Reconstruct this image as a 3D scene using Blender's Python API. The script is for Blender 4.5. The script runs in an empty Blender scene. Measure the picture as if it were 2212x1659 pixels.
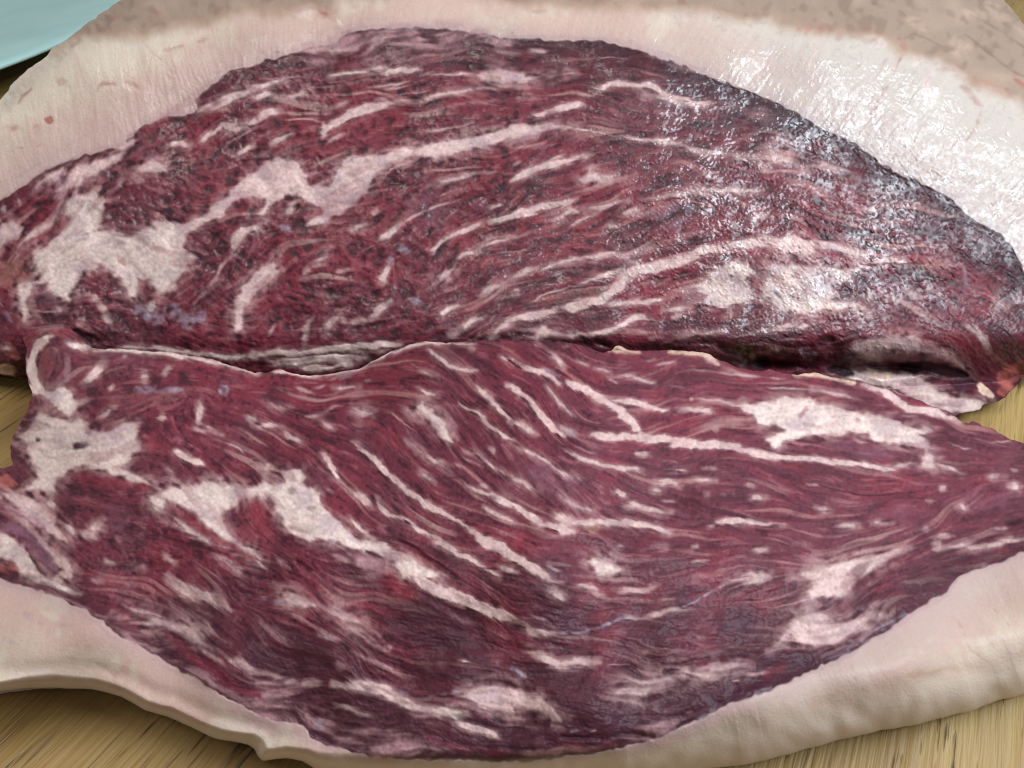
import bpy, math
import numpy as np
from mathutils import Vector

scene = bpy.context.scene
# ---------------------------------------------------------------- camera (a phone held close over the board)
CAM_H = 0.130; PITCH = math.radians(40.0); FOC = 1598.0
cd = bpy.data.cameras.new('camera'); cam = bpy.data.objects.new('camera', cd)
bpy.context.collection.objects.link(cam); scene.camera = cam
cam.location = (0, 0, CAM_H); cam.rotation_euler = (math.pi/2-PITCH, 0, 0)
cd.sensor_width = 36; cd.lens = 36*FOC/2212; cd.clip_start = 0.005; cd.clip_end = 50
cd.dof.use_dof = True; cd.dof.focus_distance = 0.215; cd.dof.aperture_fstop = 110.0
# ---------------------------------------------------------------- room light, the window's soft light and an added overhead fill
w = bpy.data.worlds.new('World'); scene.world = w; w.use_nodes = True
w.node_tree.nodes['Background'].inputs[0].default_value = (0.93, 0.97, 1.0, 1)
w.node_tree.nodes['Background'].inputs[1].default_value = 0.29
def area(name, loc, target, size, power, color):
    l = bpy.data.lights.new(name, 'AREA'); l.shape = 'RECTANGLE'; l.size, l.size_y = size; l.energy = power; l.color = color
    o = bpy.data.objects.new(name, l); bpy.context.collection.objects.link(o); o.location = loc
    o.rotation_euler = (Vector(target)-Vector(loc)).to_track_quat('-Z', 'Y').to_euler(); return o
area('window_light', (0.50, 0.03, 0.62), (0.09, 0.19, 0.04), (0.40, 0.40), 10.0, (0.80, 0.92, 1.0))
area('overhead_fill', (-0.35, 0.1, 1.3), (0, 0.2, 0), (0.6, 0.6), 10.0, (1.0, 0.96, 0.90))  # unseen fill lamp, added to lift the general light
scene.view_settings.view_transform = 'Standard'; scene.view_settings.look = 'None'
scene.render.filter_size = 1.2; scene.cycles.filter_width = 1.15
scene.view_settings.gamma = 1; scene.view_settings.exposure = -0.17
# ---------------------------------------------------------------- traced marbling, plus painted crevice shade and a few painted glints
# one block per sixteenth of the picture; coordinates are quarter units of a 2212 x 1659 sheet.
# line: kind+strength(1-9) width x,y x,y ...   width 0 = closed patch. Lower case u/l/b = which cut.
TRACE = {}
TRACE['u', 0, 0] = """
F8 0 1070,1200 1140,1190 1150,1280 1080,1330 1010,1440 880,1500 760,1560 740,1659 480,1670 560,1580 620,1480 800,1400 1000,1300
F8 0 340,1560 550,1470 510,1560 400,1600 330,1640
F8 0 1110,1520 1250,1440 1290,1380 1330,1420 1430,1430 1400,1480 1280,1530 1130,1545
F8 60 1420,1280 1500,1245 1600,1245
F7 70 1560,930 1700,950 1850,910 2000,850 2230,740
F8 60 1720,1210 1850,1140 1930,1060 2060,1090 2230,1040
F5 22 1850,1380 1950,1230 2220,1080
F8 50 2030,1340 2180,1255
F6 55 1000,1640 1060,1500
P6 90 1150,1090 1350,1010 1600,900 1880,700
R6 90 1180,1180 1350,1080 1500,1060
R5 60 750,1380 950,1290
D7 28 220,1610 400,1500 560,1430 760,1350
D6 90 1180,1290 1330,1370
D6 60 830,1550 950,1480
D5 80 1580,1560 1700,1640
D6 22 1060,1215 1200,1130
O6 22 155,890 200,830 275,755
O5 45 60,1085 180,1090
O5 45 290,1120 335,1085
O8 60 395,1020 440,1050
O6 26 830,790 880,730 1000,735
O5 45 1090,720 1180,760
O5 90 510,690 600,720
O6 40 1440,430 1530,405 1590,390
O6 40 1710,355 1780,345
O5 45 970,140 1030,150
O5 45 620,370 690,345
O4 45 1250,200 1400,110
O5 18 150,1265 215,1275
O5 18 325,1255 355,1245
O5 30 90,1310 130,1320
W6 14 1325,490 1320,620
W6 30 400,770 480,755 600,760 750,770
W6 40 880,770 950,745 1080,750 1180,790
O3 16 1240,370 1400,520 1560,680
B3 30 2230,500 1900,620 1600,700 1350,830 1150,970 900,1090
B3 30 900,1090 700,1190 500,1320 300,1440 100,1570
"""
TRACE['u', 1, 0] = """
F7 40 0,760 120,705 230,680
F8 60 -20,860 150,780
F7 42 230,850 400,800 460,790
F8 80 -20,1035 120,980 220,940
W8 30 640,662 850,632 960,625
F7 50 960,620 1080,585
F8 60 1070,645 1250,610 1410,600
W7 16 1430,645 1700,642 1900,628
F8 0 1890,650 2080,598 2300,630 2450,640 2740,635 2500,680 2250,710 2000,728
F9 72 560,1150 620,1060 750,1020 900,960 1050,940 1180,895
F7 32 1150,905 1350,860 1500,830 1700,785 2000,760 2250,750
F6 42 590,1220 700,1160 765,1140
F8 58 120,1230 200,1180 310,1140
P6 34 -20,1370 100,1290 180,1210
F6 55 1010,900 1130,870
F6 22 950,765 1200,735 1360,705
F5 20 1090,795 1350,740
F5 14 1180,830 1450,790 1650,740
P5 24 1600,920 2000,870 2220,840
F6 18 1490,1135 1750,1090 1890,1045
F5 14 220,1030 400,1020 600,1030
F6 14 230,665 330,655 440,672
F4 20 480,880 570,885
F5 30 700,900 820,880
P7 0 730,300 900,262 1200,250 1500,245 1800,262 2210,345 2210,395 1800,360 1650,380 1450,420 1250,470 900,500 960,390 880,420 860,480 740,510 500,480 350,440 480,395 700,375
F5 70 380,450 500,430 700,430 850,440
D8 30 1140,350 1250,335 1420,300
D7 50 330,560 400,555
D6 40 120,555 260,560
D5 30 560,590 800,530
D6 26 860,500 900,420 970,385
D5 60 1440,560 1700,560 1880,600
D5 50 1550,480 1700,480
D4 60 150,440 260,500
D6 22 960,745 1100,730 1330,690
D6 60 1700,1020 1850,1000
D5 80 1350,1520 1450,1480
D6 40 230,1400 330,1350
R6 60 630,790 800,760
R6 60 100,1280 200,1260 330,1200
R5 60 500,1180 560,1130
R6 50 980,1600 1100,1450 1300,1350
R4 90 560,1330 700,1260
F5 20 1080,1540 1250,1420 1380,1380
F7 50 1500,1600 1700,1530 1900,1480
F6 30 1900,1480 2220,1490
F6 20 600,1590 700,1500
D5 12 790,1400 830,1360 950,1340
O7 40 580,120 620,140
O4 40 520,40 600,130 690,190
W8 20 690,160 740,250
W7 60 380,110 500,95
B4 26 0,480 150,410 450,385 700,360 760,290 900,255 1200,240 1500,235 1800,250 2100,300 2220,330
W4 26 820,110 880,100
"""
TRACE['u', 2, 0] = """
F8 62 740,785 850,750 1000,740 1200,750 1290,800 1350,830 1500,850 1680,905
F7 44 1120,830 1350,850 1550,880 1700,900
F8 58 190,990 350,960 480,930 610,900
F5 50 0,830 220,835
F5 16 560,830 710,842
P5 34 1880,920 2230,935
P5 90 1970,990 2230,1010
F8 66 -20,1555 200,1480 400,1430 600,1370 670,1330
F8 0 565,1560 650,1485 760,1530 910,1552 780,1595 620,1605
F6 26 280,1420 470,1335
F5 60 -20,1410 60,1400
F4 10 700,510 1000,500
F4 20 -20,1300 300,1240
F7 40 1520,1645 2230,1650
F5 10 1300,720 1460,722
B4 80 730,610 800,590
F6 44 130,460 310,430
F8 0 -20,1080 100,1070 200,1078 330,1098 530,1140 430,1160 250,1150 120,1160 -20,1185
W7 12 330,1098 600,1130 800,1168 1050,1196 1300,1230
F7 46 740,1195 950,1185 1150,1195 1320,1225 1450,1262 1600,1300 1850,1340 2230,1352
B4 36 -20,335 400,322 700,328 1000,352 1200,402 1400,500 1700,620 2000,730 2230,830
P4 40 1150,460 1400,560 1700,660
D6 50 -20,560 300,560 600,570 750,560
D6 80 480,680 650,700
D5 60 900,460 1000,450
D4 100 1300,750 1700,850 2100,930
D5 14 1080,1100 1180,1060 1190,1020
D5 60 680,1300 740,1360
R5 60 250,1120 600,1190
R4 120 250,1580 500,1500
R5 40 700,1250 900,1220
R5 80 800,1460 900,1420
O4 50 200,110 300,100
D4 12 0,280 10,290
"""
TRACE['u', 3, 0] = """
F6 0 -20,1250 150,1280 230,1350 280,1450 150,1440 -20,1410
F5 80 300,1400 480,1430 650,1500 820,1600
D6 34 -20,1150 250,1290 600,1420 950,1500 1350,1620
D5 60 50,900 150,950
D5 50 600,1180 800,1330
O6 34 1150,500 1050,680 980,800 880,980
O5 24 1860,920 1800,1080 1715,1200
O4 28 1010,510 950,620
O3 24 1260,700 1150,880
O3 20 1980,1250 1920,1320
O4 18 800,560 740,640
O5 60 1680,740 1760,800 1850,920
W8 22 462,330 410,480 360,610
W8 54 1450,590 1400,750 1370,860
W8 34 1550,715 1390,870
W8 24 1125,535 1060,620
W6 80 880,380 1000,400
W5 90 1250,510 1400,520
C3 90 1150,150 1350,230
C3 90 1580,330 1730,410
C3 70 1600,440 1710,500
C3 70 1940,600 2100,670
C3 70 1710,80 1860,160
C3 110 1900,30 2080,240 2200,350
Y5 18 1170,340 1260,285 1350,320 1500,385
Y5 24 1750,130 2000,270 2230,430
Y5 22 1700,290 1850,420 2000,540 2220,660
O8 40 2140,680 2230,730
O5 60 1120,330 1180,430 1100,480
O4 120 300,240 900,330
Y4 50 1560,80 1620,140
Y4 30 880,30 1060,80
O3 90 1500,560 1800,700 2150,840
B4 40 -20,810 300,960 600,1120 900,1320 1200,1470 1500,1600
"""
TRACE['u', 0, 1] = """
W8 0 560,80 700,60 880,40 920,70 890,180 880,260 840,330 950,340 1150,385 1380,265 1550,270 1650,300 1600,380 1590,480 1690,560 1600,660 1560,760 1500,850 1400,885 1300,820 1280,760 1190,750 1180,900 1120,900 1050,760 950,690 850,640 700,690 660,760 620,850 590,960 540,960 430,860 400,780 300,800 270,880 250,960 290,1080 200,1110 160,960 170,820 260,790 330,760 290,660 300,520 400,440 470,380 560,260 530,180
M5 70 820,430 1080,400
M5 60 1000,470 1110,440
O6 80 1040,570 1080,600
B5 70 1440,690 1500,680
C4 60 520,540 620,470 700,520
F7 36 545,100 470,200 400,290 260,380 180,450 140,560
F6 60 430,240 360,330 240,385
F8 0 -20,260 90,240 195,320 150,390 60,450 -20,530
F6 50 130,95 160,90
F6 60 -20,150 50,150
F8 78 2230,300 2110,330 2060,430 2010,530
F6 30 2000,560 1900,650 1860,730 1760,830 1690,930 1670,1020
F8 0 2340,600 2370,700 2310,830 2212,890 2110,1050 2090,1190 2040,1220 2030,1130 2050,960 2100,840 2212,720
F5 20 2000,1200 2050,1280
B6 130 1230,1010 1340,1090 1480,1020 1600,1110 1710,1060
W6 90 1260,985 1340,990
R6 90 1240,790 1240,880
R5 100 1640,760 1560,860
F6 90 740,890 850,980 930,1080 980,1180
F5 80 640,1110 740,1120
D8 90 110,1000 140,1060
K7 70 640,1190 720,1240 850,1300
D7 60 950,1070 1050,1050
D6 40 860,760 1050,850
D6 50 930,290 1080,240 1200,290
D6 70 1000,320 1160,340
D5 70 640,1000 720,980
D5 90 1050,1170 1200,1140
D7 60 350,1060 560,1080
D5 70 1180,1260 1400,1200
D5 50 1620,450 1850,520
D5 50 1900,60 1700,180
O5 200 30,720 170,680
R6 60 290,450 430,370 560,230
R5 60 560,200 540,130
R5 70 1400,290 1330,200
R5 90 2050,60 2200,100
B5 60 20,1050 60,1110
P5 50 1300,100 1400,140 1330,170
F5 14 290,1020 500,1020
M5 100 280,860 450,950
P4 60 1700,1130 1850,1180
R4 50 1300,1280 1800,1290 2200,1290
Q6 80 30,1350 100,1380 170,1420
C7 90 -20,1540 60,1530 140,1530
F7 40 20,1330 90,1360
R7 60 -20,1250 120,1290
W8 44 1020,1352 1300,1345 1600,1378 1900,1415 2230,1440
"""
TRACE['u', 1, 1] = """
F9 0 2212,-569 2050,-549 1800,-489 1550,-429 1200,-379 1050,-329 850,-319 760,-309 680,-209 600,-69 460,-39 430,-79 350,-199 200,-309 60,-269 0,-219 -182,-59 -260,30 -360,110 -430,180 -560,240 -660,280 -560,330 -400,250 -280,190 -230,120 -130,60 -20,20 60,60 10,180 60,190 120,100 220,30 320,30 420,65 560,110 600,130 560,190 430,250 420,285 520,270 700,190 850,120 930,40 970,0 980,-59 1050,-159 1200,-259 1350,-319 1550,-319 1750,-369 2000,-409 2212,-469 2400,-500 2400,-560
P4 120 500,-20 700,60 850,30
F6 60 220,180 290,110 330,40
B6 60 220,270 310,310
F6 56 1060,120 1010,200
F7 62 990,255 850,330
F8 70 1100,430 1160,350 1240,295
F6 18 1230,300 1350,220 1500,140 1650,90 1780,65
F8 46 1500,500 1620,410 1730,350 1850,310 1950,283
F9 58 2020,262 2100,240 2380,190
F6 26 2010,155 2130,105
F7 32 1950,485 2100,430 2230,405
F8 44 1720,595 1800,552 1910,518
F8 0 1525,725 1600,690 1690,678 1650,730 1570,785
F7 50 1950,875 2050,830 2140,818
F7 40 2100,935 2230,885
F7 46 1590,1095 1600,1030 1680,990 1770,945
F8 58 1775,1165 1860,1110 1970,1068
F5 80 1630,1240 1770,1190
F7 50 2020,1255 2120,1180 2230,1125
B6 50 1330,930 1430,965
F4 20 1890,1275 1940,1200
F7 66 480,645 580,560 625,500
F6 50 440,650 400,720 440,740
F5 40 350,760 440,740
F6 50 670,695 830,675
F5 30 820,690 820,760
F8 46 1080,810 1100,720 1165,640
B7 80 1220,470 1310,490
B6 50 1160,580 1165,640
F8 86 1120,975 1040,1050 1000,1120
B5 70 940,1020 980,1050
F5 60 800,1190 900,1130 990,1165
F7 56 590,1240 650,1150 740,1095 765,1150
F6 46 500,1090 450,1150 430,1250 430,1350
F5 30 170,1130 110,1260
F6 40 255,475 170,570
F5 40 -20,330 60,320
F5 14 600,350 640,360
F5 16 920,520 1060,460
F5 16 700,440 800,430
F4 14 580,840 660,800
B5 40 640,920 740,950
B5 40 1180,790 1190,900
K5 46 1330,850 1365,910
K6 60 980,890 1020,910
D7 60 250,1000 310,1020
D7 60 670,620 690,660
D7 80 520,410 600,450
D6 50 1180,540 1200,580
D6 70 2080,1060 2110,1100
D6 70 1600,1130 1740,1120
K5 70 1540,1230 1640,1240
K6 50 1850,1260 2212,1270
D5 100 800,850 950,830
D6 100 1000,620 1100,640
D6 80 1280,610 1340,700
D5 70 380,870 430,930
D6 50 1820,760 2050,700 2212,680
D5 40 1750,830 1900,930
D5 50 850,700 1000,800
R7 60 1010,20 850,140 720,195
R7 120 1700,480 1870,390
R6 60 460,170 600,120
R5 100 1400,840 1500,800
R4 50 250,1290 700,1290 1250,1280
R5 70 640,830 740,800
R4 120 1550,600 1750,620
M4 170 1250,130 1550,80
M4 170 1400,280 1650,200
M4 110 1850,100 2080,200
W8 66 -20,1400 200,1372 380,1400 600,1372 900,1342 1230,1342
W7 100 150,1460 400,1450 700,1440 950,1440
W8 60 400,1520 600,1530 800,1500
D7 14 100,1425 400,1425 650,1400 850,1410 980,1440
D8 18 -20,1500 170,1485
D5 14 350,1500 700,1480
C6 30 450,1530 620,1510
F5 30 1050,1400 1200,1370
"""
TRACE['u', 2, 1] = """
F9 56 -20,190 150,150 300,110 450,90 560,60
F8 0 290,250 390,170 450,120 560,170 450,200 380,255
F7 36 470,290 600,240 700,200
F7 40 600,165 800,140 1000,70
F7 44 820,320 910,330
F7 50 920,205 1110,155
F6 40 1100,70 1500,20 1800,10
F6 50 2050,240 2230,220
F8 48 600,800 800,740 950,700 1080,660
F9 92 940,760 1100,670 1300,620 1500,560 1700,500 1850,480
F8 80 1850,470 2000,450 2240,440
F8 36 250,695 350,640 500,600 700,570 850,540 930,520
F8 0 640,640 730,585 870,560 990,580 1060,620 900,575 800,595 700,640
F9 84 440,1020 600,990 750,950 850,880 950,800 990,740
F8 44 810,975 950,982 1100,960 1280,925
F6 16 130,970 250,910 400,870 520,830 700,800
F5 14 200,850 400,800
F6 60 -20,905 70,890
F7 48 -20,745 100,710 195,675
F6 36 370,735 460,705
F8 56 -20,1125 150,1080 390,1045
F8 0 190,1275 240,1190 290,1160 360,1210 480,1250 350,1265
F8 52 470,1255 650,1240 850,1210 950,1160 1100,1100 1250,1100
F5 30 900,1185 1050,1200 1195,1215
F6 50 1350,1080 1460,1070
F7 40 1290,1020 1450,1000 1610,960
F7 44 1420,1225 1600,1240 1790,1215
F5 30 1165,1268 1235,1295
F6 30 1290,1290 1430,1325
W9 0 1680,690 1800,650 1900,620 2050,600 2120,680 2050,760 2110,870 2080,970 1950,985 1850,965 1640,965 1680,880 1560,815 1690,760
P6 110 1460,850 1620,890
P6 110 2100,650 2240,760
P5 60 300,640 600,650
R7 80 1480,690 1660,640
R6 90 1150,890 1250,850
R7 60 1800,430 1860,410
R7 50 1980,520 2230,545
R6 50 1200,1010 1300,960
R6 60 760,620 850,600 950,610
R5 70 200,990 500,900 700,870
R5 60 700,780 900,780
R5 200 100,300 350,300
R5 60 1050,550 1250,560
R5 80 1500,1050 1600,1030
O5 50 1780,1090 1900,1050
K7 90 1780,1350 2000,1390 2230,1480
K7 50 540,1310 650,1300 850,1350
K6 70 -30,1230 80,1240
K6 60 1400,1290 1750,1310
K6 50 1100,1340 1500,1360
D7 70 300,740 600,700
D7 60 50,850 250,800 500,760
D6 70 600,660 900,640
D6 70 1100,1160 1400,1150 1500,1100
D5 60 1900,1150 2212,1130
D6 50 1550,1180 1700,1160
D6 14 2000,740 2060,800 2020,760
B6 70 1900,1440 2000,1470
B5 60 2080,1470 2160,1500
F5 50 2030,1420 2120,1420
W6 12 700,760 900,830
B4 200 1250,230 1500,200
"""
TRACE['u', 3, 1] = """
F9 0 -30,400 200,395 390,420 400,525 250,535 100,500 -30,480
F9 0 430,430 600,415 750,455 870,540 850,595 700,565 600,500 440,485
F8 44 880,615 980,580 1080,590 1190,615
W8 0 -20,620 60,615 150,640 400,620 750,665 740,740 600,800 590,940 830,955 830,1015 300,1040 100,1015 -20,930
P6 100 200,690 300,720
R6 44 270,790 330,900
R6 50 110,800 60,700
K6 16 60,870 160,970
D8 110 630,840 730,870
D7 50 790,690 800,950
F7 50 -20,1190 200,1170 430,1138
F8 0 660,1350 800,1290 1000,1240 1130,1230 1140,1265 1250,1255 1400,1310 1560,1390 1700,1500 1760,1610 1600,1530 1400,1410 1280,1365 1000,1365 960,1455 850,1440 740,1390
B7 100 310,1360 420,1400
B5 70 60,1400 160,1410
F6 40 -20,1380 120,1370
F5 40 1430,625 1700,632
B5 50 1710,560 1740,700 1720,900
F5 60 1180,850 1370,930
W6 66 1680,1120 1850,1270 1910,1370
P4 130 2030,1000 2230,900
F4 90 1930,900 2050,1060
D7 110 1380,960 1450,1000
D6 26 1740,580 1890,630
D6 18 1620,985 1860,965
K8 120 1130,1490 1400,1510 1700,1600
K8 90 560,1510 720,1560
K6 70 430,1270 540,1300
K7 60 60,1480 330,1510
D6 80 1130,1060 1250,1110
D5 60 850,680 1300,780 1700,780
D5 60 1250,300 1600,380
D5 34 850,140 1300,220
R6 50 280,350 600,420 820,480
R8 44 440,520 600,560 740,620
R6 60 900,640 1080,660
R6 50 950,500 1350,570
R6 60 700,1250 950,1190
R4 100 1850,880 1950,900
Q6 130 2060,1600 2220,1540
R6 60 1250,1290 1450,1340
R5 60 1650,1400 1800,1500
C8 110 850,1540 950,1590 1060,1610
P7 120 1100,1680 1300,1700
R6 90 1350,1640 1600,1640
F4 26 150,1080 500,1070
F4 20 500,1150 760,1135
F4 16 100,1280 350,1270
"""
TRACE['u', 3, 2] = """
W8 0 550,-100 750,-140 1000,-100 1300,-60 1400,0 1500,80 1600,130 1700,130 1850,140 1880,180 1830,230 1640,260 1400,200 1100,60 850,0
D8 0 1380,-60 1750,-60 1830,20 1700,100 1560,105 1470,50
F7 60 850,-60 1050,-10 1300,60
P6 60 1500,160 1700,190
C8 70 1800,30 1900,110
Q6 90 1980,80 2090,30
"""
TRACE['l', 0, 1] = """
Q6 90 175,1210 230,1150 300,1120
R6 80 400,1140 550,1180 650,1250
W9 92 450,1225 360,1280 310,1380 290,1500 310,1600 350,1700
W8 44 570,1285 690,1320 800,1358
P6 54 590,1390 625,1500 600,1600 540,1650
F8 84 900,1490 830,1570 740,1650
F6 50 1490,1490 1410,1590
F7 66 1240,1580 1260,1650
F5 40 1060,1410 1090,1440
R6 130 420,1400 470,1550
D6 36 1105,1470 1145,1620
D4 60 700,1450 900,1400
R5 60 1350,1450 1600,1480 1900,1530
F5 40 450,1340 520,1370
M4 60 1850,1600 2100,1640
W8 36 820,1375 1030,1368 1300,1385 1600,1412 1850,1462 2020,1510 2230,1575
"""
TRACE['l', 1, 1] = """
W9 34 0,1562 200,1545 400,1588 550,1592 700,1574 900,1534 1000,1474 1150,1402 1350,1332 1500,1302 1700,1304 1900,1306
F8 46 1480,1365 1560,1430 1680,1490 1780,1530 1910,1542
F7 46 1440,1565 1550,1635
F8 40 2100,1418 2240,1455
F5 56 1830,1330 1900,1340
B5 80 710,1600 870,1565
F4 14 1320,1490 1430,1530
F4 20 1100,1540 1250,1490
D4 30 1200,1560 1350,1540
D4 60 1950,1400 2100,1380
F5 30 940,1640 1010,1645
"""
TRACE['l', 2, 1] = """
C7 44 850,1385 910,1345 970,1375
C6 28 880,1385 1110,1378
C6 40 1370,1378 1650,1395 1780,1480
F7 58 320,1375 420,1450 460,1520
F6 26 270,1372 370,1392
F8 58 -20,1440 100,1520 250,1560 420,1650
F7 24 560,1455 670,1498
F8 26 730,1518 870,1545
F8 34 940,1555 1100,1600 1250,1645
F6 26 840,1595 940,1650
F6 20 1240,1492 1430,1455
F5 40 1670,1440 1770,1475
F5 18 1480,1530 1800,1555 2212,1600
F5 22 190,1310 290,1352
F5 22 440,1325 500,1338
F4 30 1150,1450 1250,1430
D4 40 650,1400 900,1440
D3 60 1000,1480 1200,1520
B5 40 290,1530 430,1580
"""
TRACE['l', 3, 1] = """
C7 36 230,1580 450,1572 600,1612 760,1655
F5 20 0,1600 200,1620
"""
TRACE['l', 0, 2] = """
W9 0 240,-20 340,-20 390,60 560,10 640,80 690,130 630,230 570,295 480,240 410,170 360,90 290,80
W8 0 240,300 330,240 450,300 560,320 650,300 760,380 850,420 920,435 1000,380 1080,350 1190,365 1190,440 1240,520 1220,590 1120,655 1010,715 1100,740 1300,830 1420,900 1150,860 900,775 700,720 560,745 480,830 430,910 200,905 280,850 310,790 260,690 185,620 200,540 115,520 115,460 180,430
W8 0 1400,890 1700,875 1850,840 2000,870 2230,880 2230,950 2080,1020 1940,1140 1960,1210 2050,1300 2180,1440 2240,1520 2100,1450 1900,1320 1700,1150 1560,1060 1460,1000 1430,1090 1330,1070 1290,960
F4 60 650,190 800,120
D8 62 590,565 690,545 760,520
D7 46 250,495 310,490
M6 50 700,400 800,440
M5 40 350,340 420,380
F8 0 40,920 250,950 400,1030 480,1130 520,1280 610,1375 480,1335 380,1235 280,1210 200,1130 90,1050
F8 0 100,1110 200,1150 350,1290 480,1390 560,1480 630,1580 610,1670 470,1670 545,1600 430,1500 300,1370 200,1250
W8 0 -20,1270 100,1330 200,1430 280,1560 340,1670 180,1670 100,1560 -20,1480
M8 110 30,1220 200,1310 340,1460 460,1600
F6 50 -20,970 60,1000
Q6 120 20,1590 110,1620
K6 18 240,1470 320,1600 400,1670
F8 46 400,985 490,1035
F7 70 560,1190 650,1300
F7 100 770,1180 870,1240
F6 70 690,1240 850,1345
F6 54 880,1540 1000,1555
P6 80 1110,1570 1280,1605
F5 56 1390,1430 1520,1590
P7 70 1380,1130 1600,1250 1830,1390
F8 40 1490,1130 1600,1240 1790,1375
F6 46 1830,1450 2000,1560 2120,1670
R8 56 1480,1045 1650,1180 1850,1330 2100,1450 2240,1550
R8 130 2110,1050 2240,1150
R7 140 2060,1230 2200,1350
P5 60 1990,1180 2080,1330
R8 90 560,800 750,830 950,860 1340,905
R5 60 700,760 800,800
R7 130 1230,430 1400,540
Q6 110 20,800 130,860
R5 90 120,650 230,790
F8 50 840,300 990,205
F5 44 690,390 780,345
F8 54 1700,150 1680,270 1670,370
F7 60 1720,370 1890,450
F6 34 1640,385 1850,400
F9 54 1510,570 1640,640 1780,710
F6 16 1940,500 2060,540 2130,600
F6 50 1395,240 1375,330
B6 56 1150,70 1300,50 1570,35
B7 100 1900,20 1940,90
F6 50 940,20 990,60
F6 46 1880,825 1950,820
F6 70 2130,280 2230,310
F5 60 1420,710 1530,800
R6 50 1640,260 1600,420
R5 90 1420,300 1500,430
D7 22 540,985 650,1110 760,1195
D7 18 820,1255 950,1400 1060,1475
D6 26 1070,1190 1210,1265
D7 16 1735,352 1960,350
D5 14 960,380 1100,320 1310,312
D5 46 870,150 920,200
D5 60 1800,180 1880,270
D4 110 1150,1170 1250,1180
D5 90 1250,1270 1450,1330 1650,1450
D5 70 750,1480 900,1600
D5 50 1350,170 1500,120
D5 20 600,1150 690,1270
F4 40 980,1330 1050,1380
M4 200 850,1050 1100,1250
R5 60 320,990 430,1090 510,1230
"""
TRACE['l', 1, 2] = """
W9 0 15,680 120,690 260,755 380,745 415,820 380,860 450,900 530,960 560,1060 650,1160 750,1230 850,1340 1100,1400 1300,1500 1500,1600 1650,1680 1270,1680 1170,1560 1000,1480 850,1460 650,1370 470,1370 330,1300 220,1190 160,1080 80,970 -20,945 -20,885 250,850 250,790 130,750
D5 46 420,1085 510,1100
B5 40 540,1370 650,1385
M5 60 250,930 330,960
D4 24 280,1110 400,1080
F8 46 -20,340 100,350 225,352
F8 56 240,385 290,450 400,512
F7 36 70,140 150,190 310,235
F7 46 400,290 545,268
F8 30 545,325 660,392
F6 28 560,245 710,185
F6 28 330,30 510,90
F5 20 480,45 610,18
F7 28 670,42 900,38
F8 0 810,215 870,190 920,200 985,262 880,275
F7 24 1390,50 1480,90 1590,112
W9 0 1330,240 1430,185 1530,220 1620,330 1680,450 1705,505 1600,460 1480,330 1380,270
P6 60 1600,230 1700,380 1740,480
F8 44 1780,175 1900,230 1990,340 2080,400 2230,485
F8 54 1910,25 2040,140 2130,220 2230,300
F9 50 840,530 950,620 1050,700 1150,800 1250,880 1350,950 1480,1040 1600,1110 1750,1190 1870,1265
F9 90 1880,1280 2000,1360 2100,1400 2240,1475
F8 60 540,615 620,680 680,760 735,830
F5 26 735,830 800,890 870,940
F8 66 850,925 950,990 1025,1065
F8 46 1035,975 1090,1070 1200,1150 1300,1200 1400,1260 1520,1310 1620,1370 1750,1460 1900,1530 2120,1650
F8 48 795,1170 880,1240 990,1320
F7 46 1270,495 1400,580 1500,650 1620,720 1700,798
F7 36 1420,775 1530,848
F7 34 1820,585 1920,620 2050,720 2240,810
F5 24 1740,600 1800,660 1960,725
F6 46 1990,545 2070,585
F8 34 1780,848 1850,900 1980,960 2070,958
F6 36 1920,868 2010,905
F9 74 2070,980 2240,1050
F8 38 1970,1065 2120,1150 2230,1195
F5 20 1720,705 1810,745
F5 12 1135,235 1250,310 1400,430
F5 50 600,905 700,960
F6 56 160,1500 290,1620
F8 46 2090,1540 2240,1600
F6 26 -20,1520 110,1630
P8 110 870,1540 1150,1620
P6 36 640,1470 810,1545
F5 40 790,500 900,540
F5 30 830,410 900,430
R8 110 20,1010 60,1200 110,1350
R6 140 60,1400 160,1500
R7 100 1040,490 1150,430 1280,600
R7 60 1190,1010 1300,1100 1430,1210
R5 80 1900,250 2050,330
R6 70 90,430 200,420
R6 50 800,290 950,320 1110,430
R5 80 1300,700 1420,830
R4 80 800,760 900,700
D6 14 640,790 800,900 880,1010
D6 20 970,1105 1065,1175
D7 34 1100,1230 1190,1310
K6 28 1180,1330 1400,1450 1600,1570 1720,1670
K6 40 350,1540 460,1610
D6 12 1500,832 1750,828
D6 12 560,275 700,220 840,165
D6 10 1650,10 1790,160
D6 34 980,420 1020,440
D5 40 440,850 560,930
D5 80 800,1020 900,1120 1000,1200
D5 50 1230,500 1350,430 1500,560
D4 60 1850,1280 1700,1250
D5 90 250,1250 150,1130
D4 90 250,350 350,560 500,600
D4 60 100,600 300,670
M4 110 1250,400 1600,600
M4 100 800,500 1100,680
"""
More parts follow.
